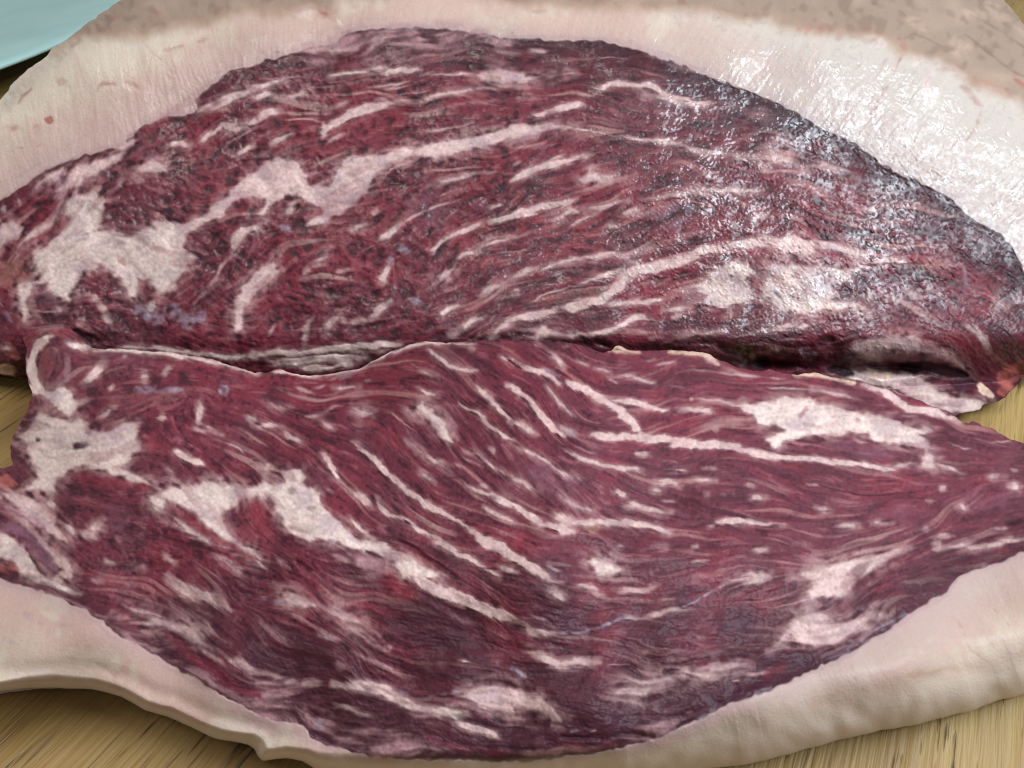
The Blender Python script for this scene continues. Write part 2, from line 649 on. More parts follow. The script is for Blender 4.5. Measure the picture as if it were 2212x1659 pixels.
TRACE['l', 2, 2] = """
F9 62 -20,0 120,110 230,220 300,300 370,390 470,440
F8 24 290,10 360,110 440,190 530,268
F9 74 480,-20 700,70 850,150 930,220 1000,290 1070,360 1130,430
F8 50 860,125 1050,150 1200,190 1350,215
F9 84 690,415 900,450 1100,460 1300,470 1500,500 1700,520 1900,540 2100,590 2300,610
F8 46 1420,222 1550,200 1710,235
F6 20 1370,10 1510,22
F5 28 1530,118 1580,118
F8 24 1610,118 1850,150 2010,195
F6 56 1060,590 1190,615
F7 54 -20,310 100,350 210,425
F7 34 -20,505 150,590 300,690 450,780 560,830
F8 42 480,575 600,630 750,680 880,710 1000,730 1140,755
F6 20 540,525 730,600
B5 70 480,400 570,410
F7 44 400,330 530,405
F7 42 -20,795 100,860 210,925
F9 66 -20,1015 80,1080 180,1150 280,1210 420,1240 520,1290
F7 76 370,1100 450,1170 510,1250
F8 60 500,1190 700,1180 850,1200 1000,1210 1200,1240 1370,1272
T4 90 600,1230 720,1230
F7 30 410,955 500,1030 580,1070 740,1092
F8 50 870,925 990,970
F7 56 940,1080 1050,1060 1200,1090 1370,1112
F8 42 1240,842 1350,830 1460,852
F7 38 1220,912 1300,912
F7 28 1520,822 1600,810 1770,832
F6 34 1640,708 1790,735
P5 80 1650,940 1730,930
F7 46 2080,960 2190,960
F8 62 1700,1215 1850,1180 1950,1190 2100,1190 2240,1220
F5 50 1720,375 1790,385
F5 60 2060,840 2140,850
F5 20 1320,660 1430,665
F5 20 1900,290 2060,300
F5 20 1400,730 1520,735
W8 0 650,1530 750,1495 900,1500 970,1580 860,1645 740,1650
F9 84 -20,1440 100,1520 200,1600 300,1680
F6 28 290,1555 410,1615
P6 60 1140,1400 1260,1380 1390,1390
F6 50 1530,1410 1600,1410
F6 26 1540,1545 1720,1530
F6 44 2050,1455 2230,1415
F7 44 1980,1635 2230,1640
F6 34 890,1400 950,1400
F5 50 1180,1620 1280,1620
F5 24 1300,1000 1420,1010
B5 40 1240,1190 1310,1190
R5 70 1050,200 1280,250
R7 44 1030,510 1220,530
R6 50 1650,590 1900,620 2120,650
R7 130 50,1290 130,1410
R5 80 750,1290 1000,1310 1220,1330
R6 56 2000,100 2230,90
R5 50 350,420 620,560
R5 70 700,770 850,790
R4 120 1100,50 1400,100
R4 90 1400,260 1650,380
D6 16 1000,740 1240,825
D7 34 1370,940 1550,990 1700,1060 2000,1150 2230,1195
D6 80 1900,870 2000,890 2150,920
D6 14 190,930 340,1045
D5 44 500,1330 720,1405
D6 34 970,1545 1190,1575
D6 70 2120,1260 2212,1290
D6 12 1590,40 1750,90 1970,132
D5 24 550,1600 660,1645
D5 40 880,1430 1100,1430
D4 60 1300,1340 1500,1390 1700,1400
D4 60 1200,1560 1500,1600
D5 40 1250,700 1400,700
M5 200 60,680 350,850 650,950
M4 110 650,540 800,560
M4 120 1400,1130 1550,1160
D4 60 1500,1240 1550,1230
D5 24 2050,240 2120,330
"""
TRACE['l', 3, 2] = """
W9 0 -300,160 -100,140 0,128 150,100 350,100 500,150 650,215 800,262 950,272 1150,322 1350,402 1450,440 1310,460 1400,520 1420,600 1450,740 1350,745 1340,585 1200,545 950,505 880,440 700,420 560,455 400,430 250,470 120,500 60,560 -30,480 150,400 50,360 -80,340 -140,250 -210,200
F9 44 -20,595 300,630 600,670 850,712 1000,740 1160,752
F7 40 1430,700 1600,740 1700,778
F7 46 1040,745 1200,720 1360,700
W8 56 830,705 900,715
F6 24 750,490 880,512
F7 34 380,40 600,80 780,132
F6 18 -20,28 250,30 400,50
F9 66 830,0 980,60 1080,150 1250,220 1450,250 1650,335
F5 12 890,178 1010,192
F6 18 1140,268 1310,292
R8 34 265,292 310,230 365,185
R8 40 750,285 785,345
R7 28 640,268 745,290
R9 50 1150,125 1300,180 1510,228
P5 60 480,190 600,260 560,340
P5 80 80,200 120,260
R4 60 1080,340 1260,400
R8 34 1145,842 1280,830
K7 50 2030,1200 2200,1185
F6 16 1540,500 1700,560 1790,540
F5 14 1890,505 2110,488
F7 66 1930,800 2020,805
F6 28 2090,735 2160,745
F7 56 2100,880 2170,900
F6 56 1450,900 1540,905
F5 34 1340,1010 1430,1012
F7 52 1650,1060 1710,1060
F7 46 430,1100 540,1108
F6 24 320,868 450,892
F6 40 -20,1218 190,1232
F7 40 610,1222 770,1232
F7 24 880,1202 1070,1200
F5 60 1340,1240 1410,1240
F6 44 1430,1335 1620,1305
F6 28 1920,1240 2070,1252
F7 50 2240,1350 2050,1370 1850,1400 1500,1440
F6 80 1400,1400 1520,1410
P4 46 190,1392 420,1392
F7 60 790,1500 1000,1460 1270,1425
W7 0 290,1610 500,1540 700,1525 850,1485 1100,1450 1110,1500 900,1570 800,1680 240,1680
F5 20 700,400 860,430
K6 14 440,885 650,930 800,958 1000,965 1250,942 1350,928
D6 44 -20,1500 220,1480
D5 12 230,780 400,840 700,900
D5 12 880,892 1060,858
D6 50 1570,440 1600,370
D6 12 1560,572 1700,540 1850,560 2120,602
D5 14 1350,1312 1900,1230
D5 12 1780,1142 2120,1118
D7 34 1530,1545 1750,1500 2020,1465
D6 40 -20,380 160,412
D5 50 180,1110 360,1100
D5 12 1740,762 2110,782
D5 40 1100,720 1200,660
D5 40 1600,1300 1800,1330
D5 50 450,1320 600,1340
M5 110 450,520 900,600 1200,620
M4 180 1650,1000 2150,1000
M4 200 800,1100 1300,1120
R4 90 1800,620 2000,620
R7 34 1900,1470 2110,1432
R5 60 100,680 400,720
R5 50 100,60 600,170
F5 44 1700,1600 1900,1580
"""
TRACE['l', 0, 3] = """
F7 100 1440,10 1600,130 1800,200 1940,300
T4 100 1600,190 1720,200
F6 0 1040,250 1250,250 1400,320 1500,400 1700,480 1800,600 1910,700 1750,660 1600,570 1500,480 1300,430 1150,340
F5 70 1850,620 2000,750 2230,840
W7 54 230,10 450,80 660,160
D7 30 690,150 900,190 1060,235
D6 54 1100,190 1300,240 1520,350
D6 30 1740,550 1910,690
K6 40 -20,-10 150,0 262,45
Z8 76 1430,480 1550,600 1700,740 1850,840 2000,950 2240,1040
P6 46 980,465 1200,580 1430,660
P6 54 1400,700 1700,850 2000,1010 2240,1150
P5 26 250,100 500,180 750,300 900,370 960,440
B4 70 230,340 300,440 420,480 650,440
B4 60 50,560 110,580
O3 44 820,760 990,860 1060,1010
O4 50 140,935 400,912 680,925
W5 80 40,880 300,850 560,850
P5 46 1040,50 1180,140
P5 80 750,20 880,50
F6 80 470,30 540,60
F4 34 1780,450 1960,610
P4 50 880,400 1000,300
D4 60 1350,160 1500,230
"""
TRACE['l', 1, 3] = """
D5 200 250,620 600,720
D5 180 1300,480 1700,640
D6 130 1150,1350 1500,1420 1800,1460
D5 160 0,640 250,760
F7 0 200,130 330,140 450,210 600,220 720,280 860,340 930,410 1000,490 1110,565 1000,545 850,470 700,375 560,290 420,310 300,265
F9 110 1380,0 1550,110 1700,190 1850,230 2000,290 2240,370
R8 110 1050,30 1200,100 1380,160
P5 60 900,20 1100,20
F5 54 520,505 650,540 750,588
F6 50 1140,600 1180,620
P7 36 820,640 1000,740 1150,800 1320,890
P5 30 1640,315 1800,400 1960,445
P5 70 -20,390 150,500 310,595
P5 54 40,600 160,670
P5 66 690,780 820,805
F6 54 -20,840 100,850 320,905
F5 50 340,920 560,910
F7 90 680,940 900,945 1100,970 1250,1040 1400,1120 1600,1180
W7 90 1550,1180 1700,1190 1840,1240
F8 70 1770,1285 1900,1320 2080,1385
F7 0 1780,1060 1900,970 2050,925 2230,960 2230,1200 2100,1160 1900,1110
F6 50 670,1095 850,1150 950,1200 1090,1265
B5 120 510,1230 570,1290
P7 0 410,1170 600,1200 800,1270 1100,1320 1400,1420 1650,1540 1300,1570 900,1510 550,1410 450,1300
P7 0 -20,890 200,930 350,1100 400,1200 380,1290 180,1240 -20,1190
D7 50 720,1160 850,1200 1000,1270 1250,1330 1450,1400 1600,1450 1800,1480 2240,1490
D6 66 1480,550 1670,630
D6 60 820,840 880,930
D5 50 990,1100 1020,1150
D6 28 1780,640 2020,652
D6 46 1630,800 1800,830
D5 56 1360,1260 1450,1280
D6 34 1230,770 1370,840
D5 80 1450,480 1300,420
D5 60 420,320 560,380
D5 60 450,620 600,700
D5 50 360,870 520,850
D4 60 200,680 350,760
B5 34 -20,210 290,222
B5 50 1200,970 1320,1000
B6 30 1480,1045 1770,1008
P5 24 430,1200 480,1370 650,1470 900,1520 1200,1560
Z5 60 1500,1400 1700,1500 2200,1530
F5 40 1350,1370 1100,1340
W7 20 1770,752 1830,750
P5 90 1350,1150 1600,1250
P5 60 1900,1150 2150,1230
"""
TRACE['l', 2, 3] = """
D6 220 350,1020 600,980 800,1080
D6 170 1350,1010 1800,1000 2100,920
D5 220 1700,300 2150,400
D6 180 480,1280 900,1330
D5 160 300,880 600,850
F6 36 220,-10 400,60 490,95
F7 52 340,125 460,215
F6 66 530,120 700,110 830,165
F6 50 880,110 1100,120 1300,75
P5 80 980,0 1050,10
B7 24 340,505 600,482 800,432 950,362 1110,338
F6 46 930,345 1200,340 1400,300 1620,260
B8 16 1390,292 1600,210 1750,140 1880,75
F6 76 1870,80 2000,40 2240,0
F7 64 -20,360 80,420 180,490 400,512
F6 28 140,320 300,390
F7 76 160,640 300,710 420,760 600,765 740,750
B6 70 20,790 110,880
W7 26 80,840 100,870
F5 50 1120,685 1200,640 1320,645
F5 12 820,772 1010,758
F6 0 840,1035 1000,935 1150,860 1400,840 1700,800 1900,725 2010,760 1750,925 1650,905 1400,885 1200,960 1160,1050 1050,1120 900,1065
F8 0 -20,970 100,1000 250,1060 350,1140 440,1240 300,1205 100,1150 -20,1140
F6 28 2010,865 2240,825
F6 14 1890,922 1970,902
P6 0 970,1300 1200,1235 1460,1262 1300,1390 1100,1360
P6 60 -20,1530 300,1530 600,1490 900,1440
P4 54 80,1300 230,1330
F4 26 1280,210 1430,195
F4 34 1590,520 1690,545
B5 34 1250,1380 1500,1290 1800,1125 2240,960
D6 30 420,100 600,160 800,220 1020,275
K6 22 1270,760 1450,772 1720,708
D7 60 1620,950 1850,980 2240,915
K6 50 430,1385 700,1390 950,1350 1220,1392
D7 44 880,1250 1200,1200 1500,1190 1750,1090
D6 90 560,930 680,870
D5 120 480,1130 700,1210
D6 18 200,230 380,325
D6 14 420,350 720,385
D5 50 2000,320 2230,335
D5 18 980,560 1310,545
D5 90 1900,440 2200,420
D5 80 1400,950 1600,1020
D4 60 800,800 1050,820
Z5 70 400,1460 700,1470 900,1430
F4 20 500,1340 600,1340
F5 16 680,1340 730,1330
F5 20 1490,1180 1560,1160
D5 16 150,530 300,600
"""
TRACE['l', 3, 3] = """
F8 0 320,150 400,40 520,-30 760,-30 710,120 650,190 500,175 390,205
F7 0 230,335 400,270 500,310 600,405 780,370 1010,325 820,450 620,565 450,595 200,545 60,625 150,490
D5 120 -20,340 200,400
D5 60 -20,180 250,120 350,60
D7 22 480,690 640,640 770,595
D7 90 -20,720 200,710 450,665
Z7 60 -20,850 150,790
R6 90 680,330 600,250
P5 50 820,275 1020,235
D6 56 740,205 1000,120 1250,95 1620,25
R5 60 800,150 1100,70
B5 50 560,700 850,560 1100,380 1270,270
D6 14 720,635 900,500 1160,370
D5 24 920,420 1080,350
O3 18 1560,300 1680,480 1760,640 1890,750
O3 14 700,740 770,950
O3 16 1950,280 2080,430
T3 200 420,1120 1300,930 1850,830 2230,740
T4 60 1250,860 1700,780 1900,800
W6 50 1720,690 1770,710
W5 60 1980,760 2190,600
W6 80 0,1500 400,1360 900,1230 1500,1100 1900,990
W8 34 2110,930 2160,940
P5 60 1000,930 1100,970
F5 14 40,290 200,250 420,180
"""
# ---------------------------------------------------------------- outlines and regions, in the same sheet
def sheet(i, j, text):
    return [(553.0*i + float(a.split(',')[0])/4, 414.75*j + float(a.split(',')[1])/4) for a in text.split()]
UP_OUT = (sheet(0,0,"-700,1300 -300,1100 0,870 100,740 230,620 330,540 450,425 600,320 750,220 900,100 1050,0 1300,-200 1800,-500")
        + sheet(3,0,"800,-500 1900,-200 2040,0 2130,110 2230,240 2500,600 2900,1200")
        + sheet(3,1,"2900,400 2850,900 2700,1300 2300,1600")
        + sheet(3,2,"2200,-60 2130,20 2050,120 1920,165 1860,170 1830,222 1640,255 1400,330 1000,330 700,250 200,150")
        + sheet(2,1,"2212,1720 1700,1560 1000,1520 0,1480")
        + sheet(1,1,"1500,1490 1000,1640 400,1700 0,1680")
        + sheet(0,1,"1400,1560 800,1520 500,1500 230,1560 130,1590 0,1570 -300,1520 -700,1500"))
UP_LEAN = (sheet(0,1,"-700,400 -300,200 0,80 100,30") + sheet(0,0,"200,1640 300,1540 500,1430 750,1340 1000,1280 1100,1250 1080,1210 1250,1090 1440,1010 1600,1000 1700,940 1680,860 1880,700 2000,610 2212,560")
        + sheet(1,0,"100,500 320,450 500,400 700,380 740,300 900,262 1200,248 1500,243 1800,265 2212,340")
        + sheet(2,0,"400,355 800,370 1100,430 1400,545 1700,650 2000,770 2212,870")
        + sheet(3,0,"250,975 500,1135 750,1255 950,1395 1200,1535 1500,1650")
        + sheet(3,1,"1620,110 1780,250 2000,350 2110,480 2230,720 2500,900 2900,1200 2900,2000") + sheet(0,1,"-700,2000"))
UP_RIND = (sheet(0,0,"500,500 620,370 750,345 900,332 1200,345 1500,255 1800,222 2212,135")
        + sheet(1,0,"0,150 350,105 480,70 540,110 700,170 690,60 720,-10 1100,-40 1600,-60 2000,-5 2212,50")
        + sheet(2,0,"0,70 300,65 700,90 1200,95 1600,112 1900,172 2212,205")
        + sheet(3,0,"0,230 350,300 700,342 1000,372 1050,440 1150,490 1500,530 1650,640 1750,760 1950,850 2150,880 2212,960 2500,1300 2900,1900 3100,-900") + sheet(0,0,"-200,-900 -200,0"))
LO_OUT = (sheet(0,1,"140,1190 170,1140 280,1095 450,1105 600,1170 720,1290 800,1348 900,1365 1030,1358 1300,1372 1600,1400 1850,1450 2020,1500 2212,1562")
        + sheet(1,1,"200,1532 400,1575 550,1580 700,1560 900,1520 1000,1460 1150,1390 1350,1320 1500,1290 1700,1292 1900,1295 2212,1290")
        + sheet(2,1,"300,1285 500,1300 650,1340 750,1375 850,1378 900,1330 950,1345 980,1370 1100,1368 1500,1365 1680,1400 1850,1470 1950,1520 2150,1560")
        + sheet(3,1,"0,1540 200,1568 400,1560 520,1590 640,1610 780,1640")
        + sheet(3,2,"950,20 1100,60 1300,140 1550,235 1670,330 1740,345 1760,315 1840,345 1850,365 1920,372 2050,450 2212,515 2500,650 2900,900")
        + sheet(3,3,"2900,700 2500,900 2212,1018 2020,1065 1800,1150 1500,1230 1200,1300 900,1350 600,1420 400,1480 0,1585")
        + sheet(2,3,"2000,1628 1700,1670 1000,1760 0,1800") + sheet(1,3,"1200,1760 700,1700 500,1660 400,1602 250,1580 60,1592 20,1560 -10,1490")
        + sheet(0,3,"2150,1462 1900,1410 1700,1330 1450,1216 1250,1160 1050,1042 800,976 500,965 250,970 0,1008 -300,1060 -700,1150")
        + sheet(0,2,"-700,740 -300,720 30,738 110,700 82,600 112,450 180,330 240,200 285,85 250,0") + sheet(0,1,"215,1500 235,1350"))
LO_LEAN = (sheet(0,2,"-700,-800") + sheet(3,2,"3200,-800 3200,1000 2700,1250 2212,1455 1900,1560 1650,1655") + sheet(3,3,"1550,135 1350,245 1150,385 900,535 680,690 400,800 0,992")
        + sheet(2,3,"1800,1135 1500,1285 1300,1395 900,1485 500,1562 0,1605") + sheet(1,3,"1300,1582 900,1525 620,1460 480,1400 420,1290 200,1240 0,1195")
        + sheet(0,3,"1900,1010 1650,860 1350,690 1000,500 930,430 900,380 700,270 500,180 250,95 0,20 -300,-60 -700,-200"))
# the near rim of the lower cut and how wide its outer side shows (sheet units)
LO_RIM = [(-175,1530,17),(0,1494,17),(125,1484,19),(200,1487,17),(262,1503,14),(312,1534,14),(362,1547,15),(425,1576,15),(500,1600,16),(553,1614,17),(560,1640,17),(615,1640,18),(680,1660,24),(900,1685,45),(1360,1680,60),(1606,1650,80),(1659,1640,90),(1809,1598,90),(1959,1566,90),(2109,1530,95),(2212,1498,90),(2384,1420,80)]
# ---------------------------------------------------------------- fields on a regular sheet (numpy)
GS = 2.0                                   # sheet units per mesh cell
X0, X1, Y0, Y1 = -170.0, 2380.0, -90.0, 1800.0
NX = int((X1-X0)/GS)+1; NY = int((Y1-Y0)/GS)+1
gx = (X0+GS*np.arange(NX)).astype(np.float32); gy = (Y0+GS*np.arange(NY)).astype(np.float32)
GX, GY = np.meshgrid(gx, gy)

def upsample(a, shape):
    h, w = a.shape[:2]
    ys = np.linspace(0, h-1, shape[0]); xs = np.linspace(0, w-1, shape[1])
    y0 = np.minimum(ys.astype(int), h-2); x0 = np.minimum(xs.astype(int), w-2)
    fy = (ys-y0).astype(np.float32); fx = (xs-x0).astype(np.float32)
    r = a[y0]*(1-fy)[:, None] + a[y0+1]*fy[:, None]
    return r[:, x0]*(1-fx) + r[:, x0+1]*fx

def blur(a, s):
    n = int(max(1, round(s*2.5))); k = np.exp(-0.5*(np.arange(-n, n+1)/s)**2); k = (k/k.sum()).astype(np.float32)
    out = np.zeros_like(a); p = np.pad(a, ((n, n), (0, 0)), 'reflect')
    for i, v in enumerate(k): out += v*p[i:i+a.shape[0]]
    p = np.pad(out, ((0, 0), (n, n)), 'reflect'); out = np.zeros_like(a)
    for i, v in enumerate(k): out += v*p[:, i:i+a.shape[1]]
    return out

def unit(a): return (a-a.mean())/(a.std()+1e-9)

def noise(size, seed):                      # smooth noise, feature size in sheet units, unit variance
    r = np.random.RandomState(seed); c = size/GS
    if c < 3.0: return unit(blur(r.randn(NY, NX).astype(np.float32), max(c*0.4, 0.5)))
    f = max(1, c/3.0)
    a = blur(r.randn(int(NY/f)+3, int(NX/f)+3).astype(np.float32), 1.2)
    return unit(blur(upsample(a, (NY, NX)).astype(np.float32), max(0.8, f*0.45)))

ITEMS = []                                  # (cut, kind, strength, width, points, wide)
for (cut, ti, tj), text in TRACE.items():
    for L in text.strip().splitlines():
        a = L.split()
        ITEMS.append((cut, a[0][0], int(a[0][1]), float(a[1])/4, np.array(sheet(ti, tj, ' '.join(a[2:])), np.float32)))

def rank(it):
    cut, k, s, w, p = it
    if w == 0: return 1 if k in 'FWC' else 0
    if k in 'FWC': return 3
    if k == 'B' or (k in 'DKO' and w <= 9): return 4
    return 2
ITEMS.sort(key=rank)

def flow_field(cut):
    px, py, cc, ss, ww = [], [], [], [], []
    for c, k, s, w, p in ITEMS:
        if c != cut or w == 0 or w > 26 or k in 'MTO': continue
        d = np.diff(p, axis=0); ln = np.hypot(d[:, 0], d[:, 1])
        for q, v, l in zip(p[:-1], d, ln):
            n = max(1, int(l/12)); th = math.atan2(v[1], v[0])
            for t in (np.arange(n)+0.5)/n:
                px.append(q[0]+v[0]*t); py.append(q[1]+v[1]*t); cc.append(math.cos(2*th)); ss.append(math.sin(2*th)); ww.append(min(l, 12))
    px, py, cc, ss, ww = [np.array(v, np.float32) for v in (px, py, cc, ss, ww)]
    f = 9; cx, cy = GX[::f, ::f], GY[::f, ::f]
    C = np.zeros_like(cx); S = np.zeros_like(cx)
    for sg, am in ((26.0, 1.0), (80.0, 0.03)):
        for r in range(cx.shape[0]):
            g = np.exp(-((cx[r][:, None]-px)**2+(cy[r, 0]-py)**2)/(2*sg*sg))*ww*am
            C[r] += g@cc; S[r] += g@ss
    m = np.hypot(C, S)+1e-6
    C, S = blur(C/m, 1.0), blur(S/m, 1.0)
    h, w = (cx.shape[0]-1)*f+1, (cx.shape[1]-1)*f+1
    def up(a):
        u = upsample(a, (h, w)); return np.pad(u, ((0, NY-h), (0, NX-w)), 'edge')
    th = 0.5*np.arctan2(up(S), up(C))
    return np.cos(th).astype(np.float32), np.sin(th).astype(np.float32)

IX, IY = np.meshgrid(np.arange(NX, dtype=np.float32), np.arange(NY, dtype=np.float32))
def streak(vx, vy, src, n, wob=0.0):        # src smeared n cells to both sides along the grain
    acc = src.copy(); tot = 1.0
    for sgn in (1, -1):
        x, y = IX.copy(), IY.copy(); dx, dy = vx*sgn, vy*sgn
        for k in range(n):
            x += dx; y += dy
            np.clip(x, 0, NX-1, x); np.clip(y, 0, NY-1, y)
            i = (y+0.5).astype(np.int32).clip(0, NY-1)*NX+(x+0.5).astype(np.int32).clip(0, NX-1)
            w = 1-(k+1)/(n+1.0); acc += w*src.ravel()[i]; tot += w
            nx, ny = vx.ravel()[i], vy.ravel()[i]
            f = np.where(nx*dx+ny*dy < 0, -1, 1).astype(np.float32)
            dx, dy = nx*f, ny*f
    return unit(acc)

def poly_sd(poly, f=3):                      # signed distance (inside > 0) in sheet units
    P = np.array(poly, np.float32); cx, cy = GX[::f, ::f], GY[::f, ::f]
    d2 = np.full(cx.shape, 1e12, np.float32); ins = np.zeros(cx.shape, bool)
    for a, b in zip(P, np.roll(P, -1, 0)):
        e = b-a; l2 = max(float(e@e), 1e-6)
        t = np.clip(((cx-a[0])*e[0]+(cy-a[1])*e[1])/l2, 0, 1)
        d2 = np.minimum(d2, (cx-a[0]-t*e[0])**2+(cy-a[1]-t*e[1])**2)
        if a[1] != b[1]:
            ins ^= ((a[1] > cy) != (b[1] > cy)) & (cx < (b[0]-a[0])*(cy-a[1])/(b[1]-a[1])+a[0])
    sd = np.where(ins, 1, -1)*np.sqrt(d2)
    h, w = (cx.shape[0]-1)*f+1, (cx.shape[1]-1)*f+1
    return np.pad(upsample(sd, (h, w)), ((0, NY-h), (0, NX-w)), 'edge').astype(np.float32)

def smooth(a, b, v):
    t = np.clip((v-a)/(b-a), 0, 1); return t*t*(3-2*t)

def lin(c):
    c = np.array(c, np.float32)/255.0
    return np.where(c <= 0.04045, c/12.92, ((c+0.055)/1.055)**2.4).astype(np.float32)

KIND = dict(F=(192,161,157), W=(200,176,169), P=(150,110,114), R=(126,48,59), D=(66,28,40), K=(44,16,24), B=(136,120,134),
            M=(112,72,88), O=(148,94,82), C=(198,166,146), T=(166,128,108), Z=(100,38,50), Y=(108,86,74), Q=(164,88,78))  # the blackest kind is shade of gaps and crevices, held in the colour
OPAC = {9: 1.0, 8: .95, 7: .78, 6: .56, 5: .40, 4: .28, 3: .2}

def paint(cut):
    wx = 1.0*noise(9, 11)+1.6*noise(26, 12)+3.5*noise(75, 31); wy = 0.9*noise(9, 13)+1.4*noise(26, 14)+2.5*noise(75, 32)
    vx, vy = flow_field(cut)
    tw = 0.14*noise(40, 15)+0.20*noise(110, 16)
    c, s = np.cos(tw), np.sin(tw); vx, vy = vx*c-vy*s, vx*s+vy*c
    fine = streak(vx, vy, noise(3, 21), 7); med = streak(vx, vy, noise(7, 22), 13); wide = streak(vx, vy, noise(18, 23), 24)
    crumb = noise(5, 24); blot = noise(70, 25); blot2 = noise(28, 26)
    L = dict(fine=fine, med=med, wide=wide, crumb=crumb, blot=blot)
    # lean meat: crumbled across the grain at the left, fibrous elsewhere
    lump = unit(0.8*noise(12, 37)+0.5*noise(6.5, 38)-0.5*np.abs(noise(17, 39)))
    crum = smooth(1250, 750, GX+0.35*(GY-420)+60*blot)*smooth(90, 200, GY) if cut == 'u' else 0.75*smooth(700, 350, GX)*smooth(1350, 1150, GY)
    crum = np.clip(crum+0.15, 0, 1); L['lump'], L['crum'] = lump, crum
    v = (0.36*med+0.30*wide+0.44*fine)*(1-.55*crum)+0.20*blot2+0.20*crumb*(1-.3*crum)+0.75*lump*crum
    mid, dark, red, pale, grey = [lin(c) for c in ((104,40,53), (58,23,34), (130,44,57), (150,92,98), (92,55,66))]
    col = np.empty((NY, NX, 3), np.float32); col[:] = mid
    def mix(c, a): col[:] = col+(c-col)*a[..., None]
    mix(grey, smooth(0.0, 2.0, blot)*(0.22 if cut == 'u' else 0.5))
    if cut == 'l': mix(lin((98,54,66)), 0.35*smooth(500, 1300, GX))
    mix(red, smooth(0.0, 1.9, -blot+0.5*wide)*0.45)
    mix(dark, smooth(0.0, 1.5, -v)*0.8)
    mix(pale, smooth(0.35, 1.9, v)*0.36)
    mix(pale, smooth(1.3, 2.4, med+0.5*fine)*0.55)
    mix(lin((44,20,30)), smooth(1.1, 2.4, -(0.8*fine+0.7*med+0.5*crumb))*0.7)  # thin crevice shade between fibres, put into the colour
    longs = streak(vx, vy, noise(6.5, 28), 60); longs2 = streak(vx, vy, noise(10, 30), 60)
    mix(lin((176,128,124)), smooth(1.0, 2.0, longs)*(0.78 if cut == 'u' else 0.72)*(1-.75*crum)*np.clip(0.75+0.35*noise(55, 34), 0, 1))
    mix(lin((180,144,139)), smooth(1.2, 2.2, longs2)*0.65*np.clip(0.5+0.5*noise(80, 35), 0, 1))
    mix(lin((46,18,28)), smooth(0.8, 2.2, -longs2)*0.6*(1-.6*crum)); mix(lin((46,19,28)), smooth(0.7, 2.6, -lump-0.5*crumb)*0.6*crum); mix(lin((50,20,30)), smooth(0.9, 2.3, -longs)*0.6)  # shade of the crevices between lumps and streaks, painted in
    L['longs'] = longs
    mix(lin((58,24,36)), smooth(48, 8, poly_sd(UP_LEAN if cut == 'u' else LO_LEAN))*0.5)  # shading towards the fat border, put into the lean colour
    if cut == 'l': col[:] = col+(lin((122,68,82))-col)*(0.12+0.14*smooth(900, 1500, GX))[..., None]; mix(lin((56,28,40)), smooth(1180, 1480, GY+60*blot+25*wide)*0.65); mix(lin((60,28,40)), smooth(170, 20, poly_sd(LO_LEAN)+25*blot2)*smooth(600, 1000, GX)*0.5)  # lower cut: shading of the near end and border painted in too
    else: mix(lin((60,24,36)), smooth(640, 760, GY+25*blot)*0.35); mix(lin((150,44,58)), 0.34*np.exp(-(((GX-1250)/420)**2+((GY-520)/110)**2))*smooth(-1, 1.5, med+blot2)); mix(lin((46,18,30)), smooth(130, 10, poly_sd(UP_LEAN)+18*blot2)*smooth(500, 900, GX)*0.6)  # upper cut: shade by the gap and top border painted in, centre redder
    col *= np.array([0.84, 0.76, 0.77], np.float32)
    fat = np.zeros((NY, NX), np.float32); dk = np.zeros((NY, NX), np.float32); ident = np.zeros((NY, NX), np.int32); best = np.full((NY, NX), .5, np.float32)
    names = {}; n22 = noise(24, 36); noise36 = noise(36, 29)
    # fat cap and outer rind
    lean_sd = poly_sd(UP_LEAN if cut == 'u' else LO_LEAN) + 1.6*noise(12, 41)+1.2*noise(40, 42)
    cap = smooth(1.5, -2.5, lean_sd)
    capc = np.empty_like(col); capc[:] = lin((194,169,158) if cut == 'u' else (190,160,150))
    def cmix(c, a): capc[:] = capc+(lin(c)-capc)*a[..., None]
    m1, m2 = noise(60, 43), noise(16, 44)
    gy_, gx_ = np.gradient(blur(poly_sd(UP_LEAN if cut == 'u' else LO_LEAN), 20)); gm = np.hypot(gx_, gy_)+1e-6; kx, ky = gx_/gm, gy_/gm
    if cut == 'u': kx, ky = kx*.9-.25, ky*.9+.1; gm = np.hypot(kx, ky)+1e-6; kx, ky = kx/gm, ky/gm
    comb = streak(kx.astype(np.float32), ky.astype(np.float32), noise(4, 49), 9); comb2 = streak(kx.astype(np.float32), ky.astype(np.float32), noise(12, 50), 26)
    L['comb'], L['comb2'] = comb, comb2
    cmix((190,160,152), smooth(-0.6, 1.6, m1+0.4*m2)*0.6); cmix((204,194,178), smooth(0, 1.8, -m1+0.5*m2)*0.6)
    cmix((206,200,184) if cut == 'u' else (204,190,172), smooth(60, 170, -lean_sd+10*m1)*0.7)
    if cut == 'l': cmix((182,160,152), smooth(900, 1900, GX)*0.8*smooth(150, 40, -lean_sd))
    if cut == 'u': cmix((184,156,150), smooth(1000, 250, GX)*smooth(150, 40, -lean_sd)*0.75)
    else: cmix((206,200,178), smooth(500, 800, GX)*smooth(1900, 1300, GX)*smooth(12, 50, -lean_sd)*0.8)
    cmix((186,160,152), smooth(0.5, 2.2, comb2)*0.35)
    cmix((180,154,150), smooth(50, 2, -lean_sd+6*m1)*0.6)
    cmix((150,112,132), smooth(10, 1, np.abs(-lean_sd-5-3*m1))*0.22)
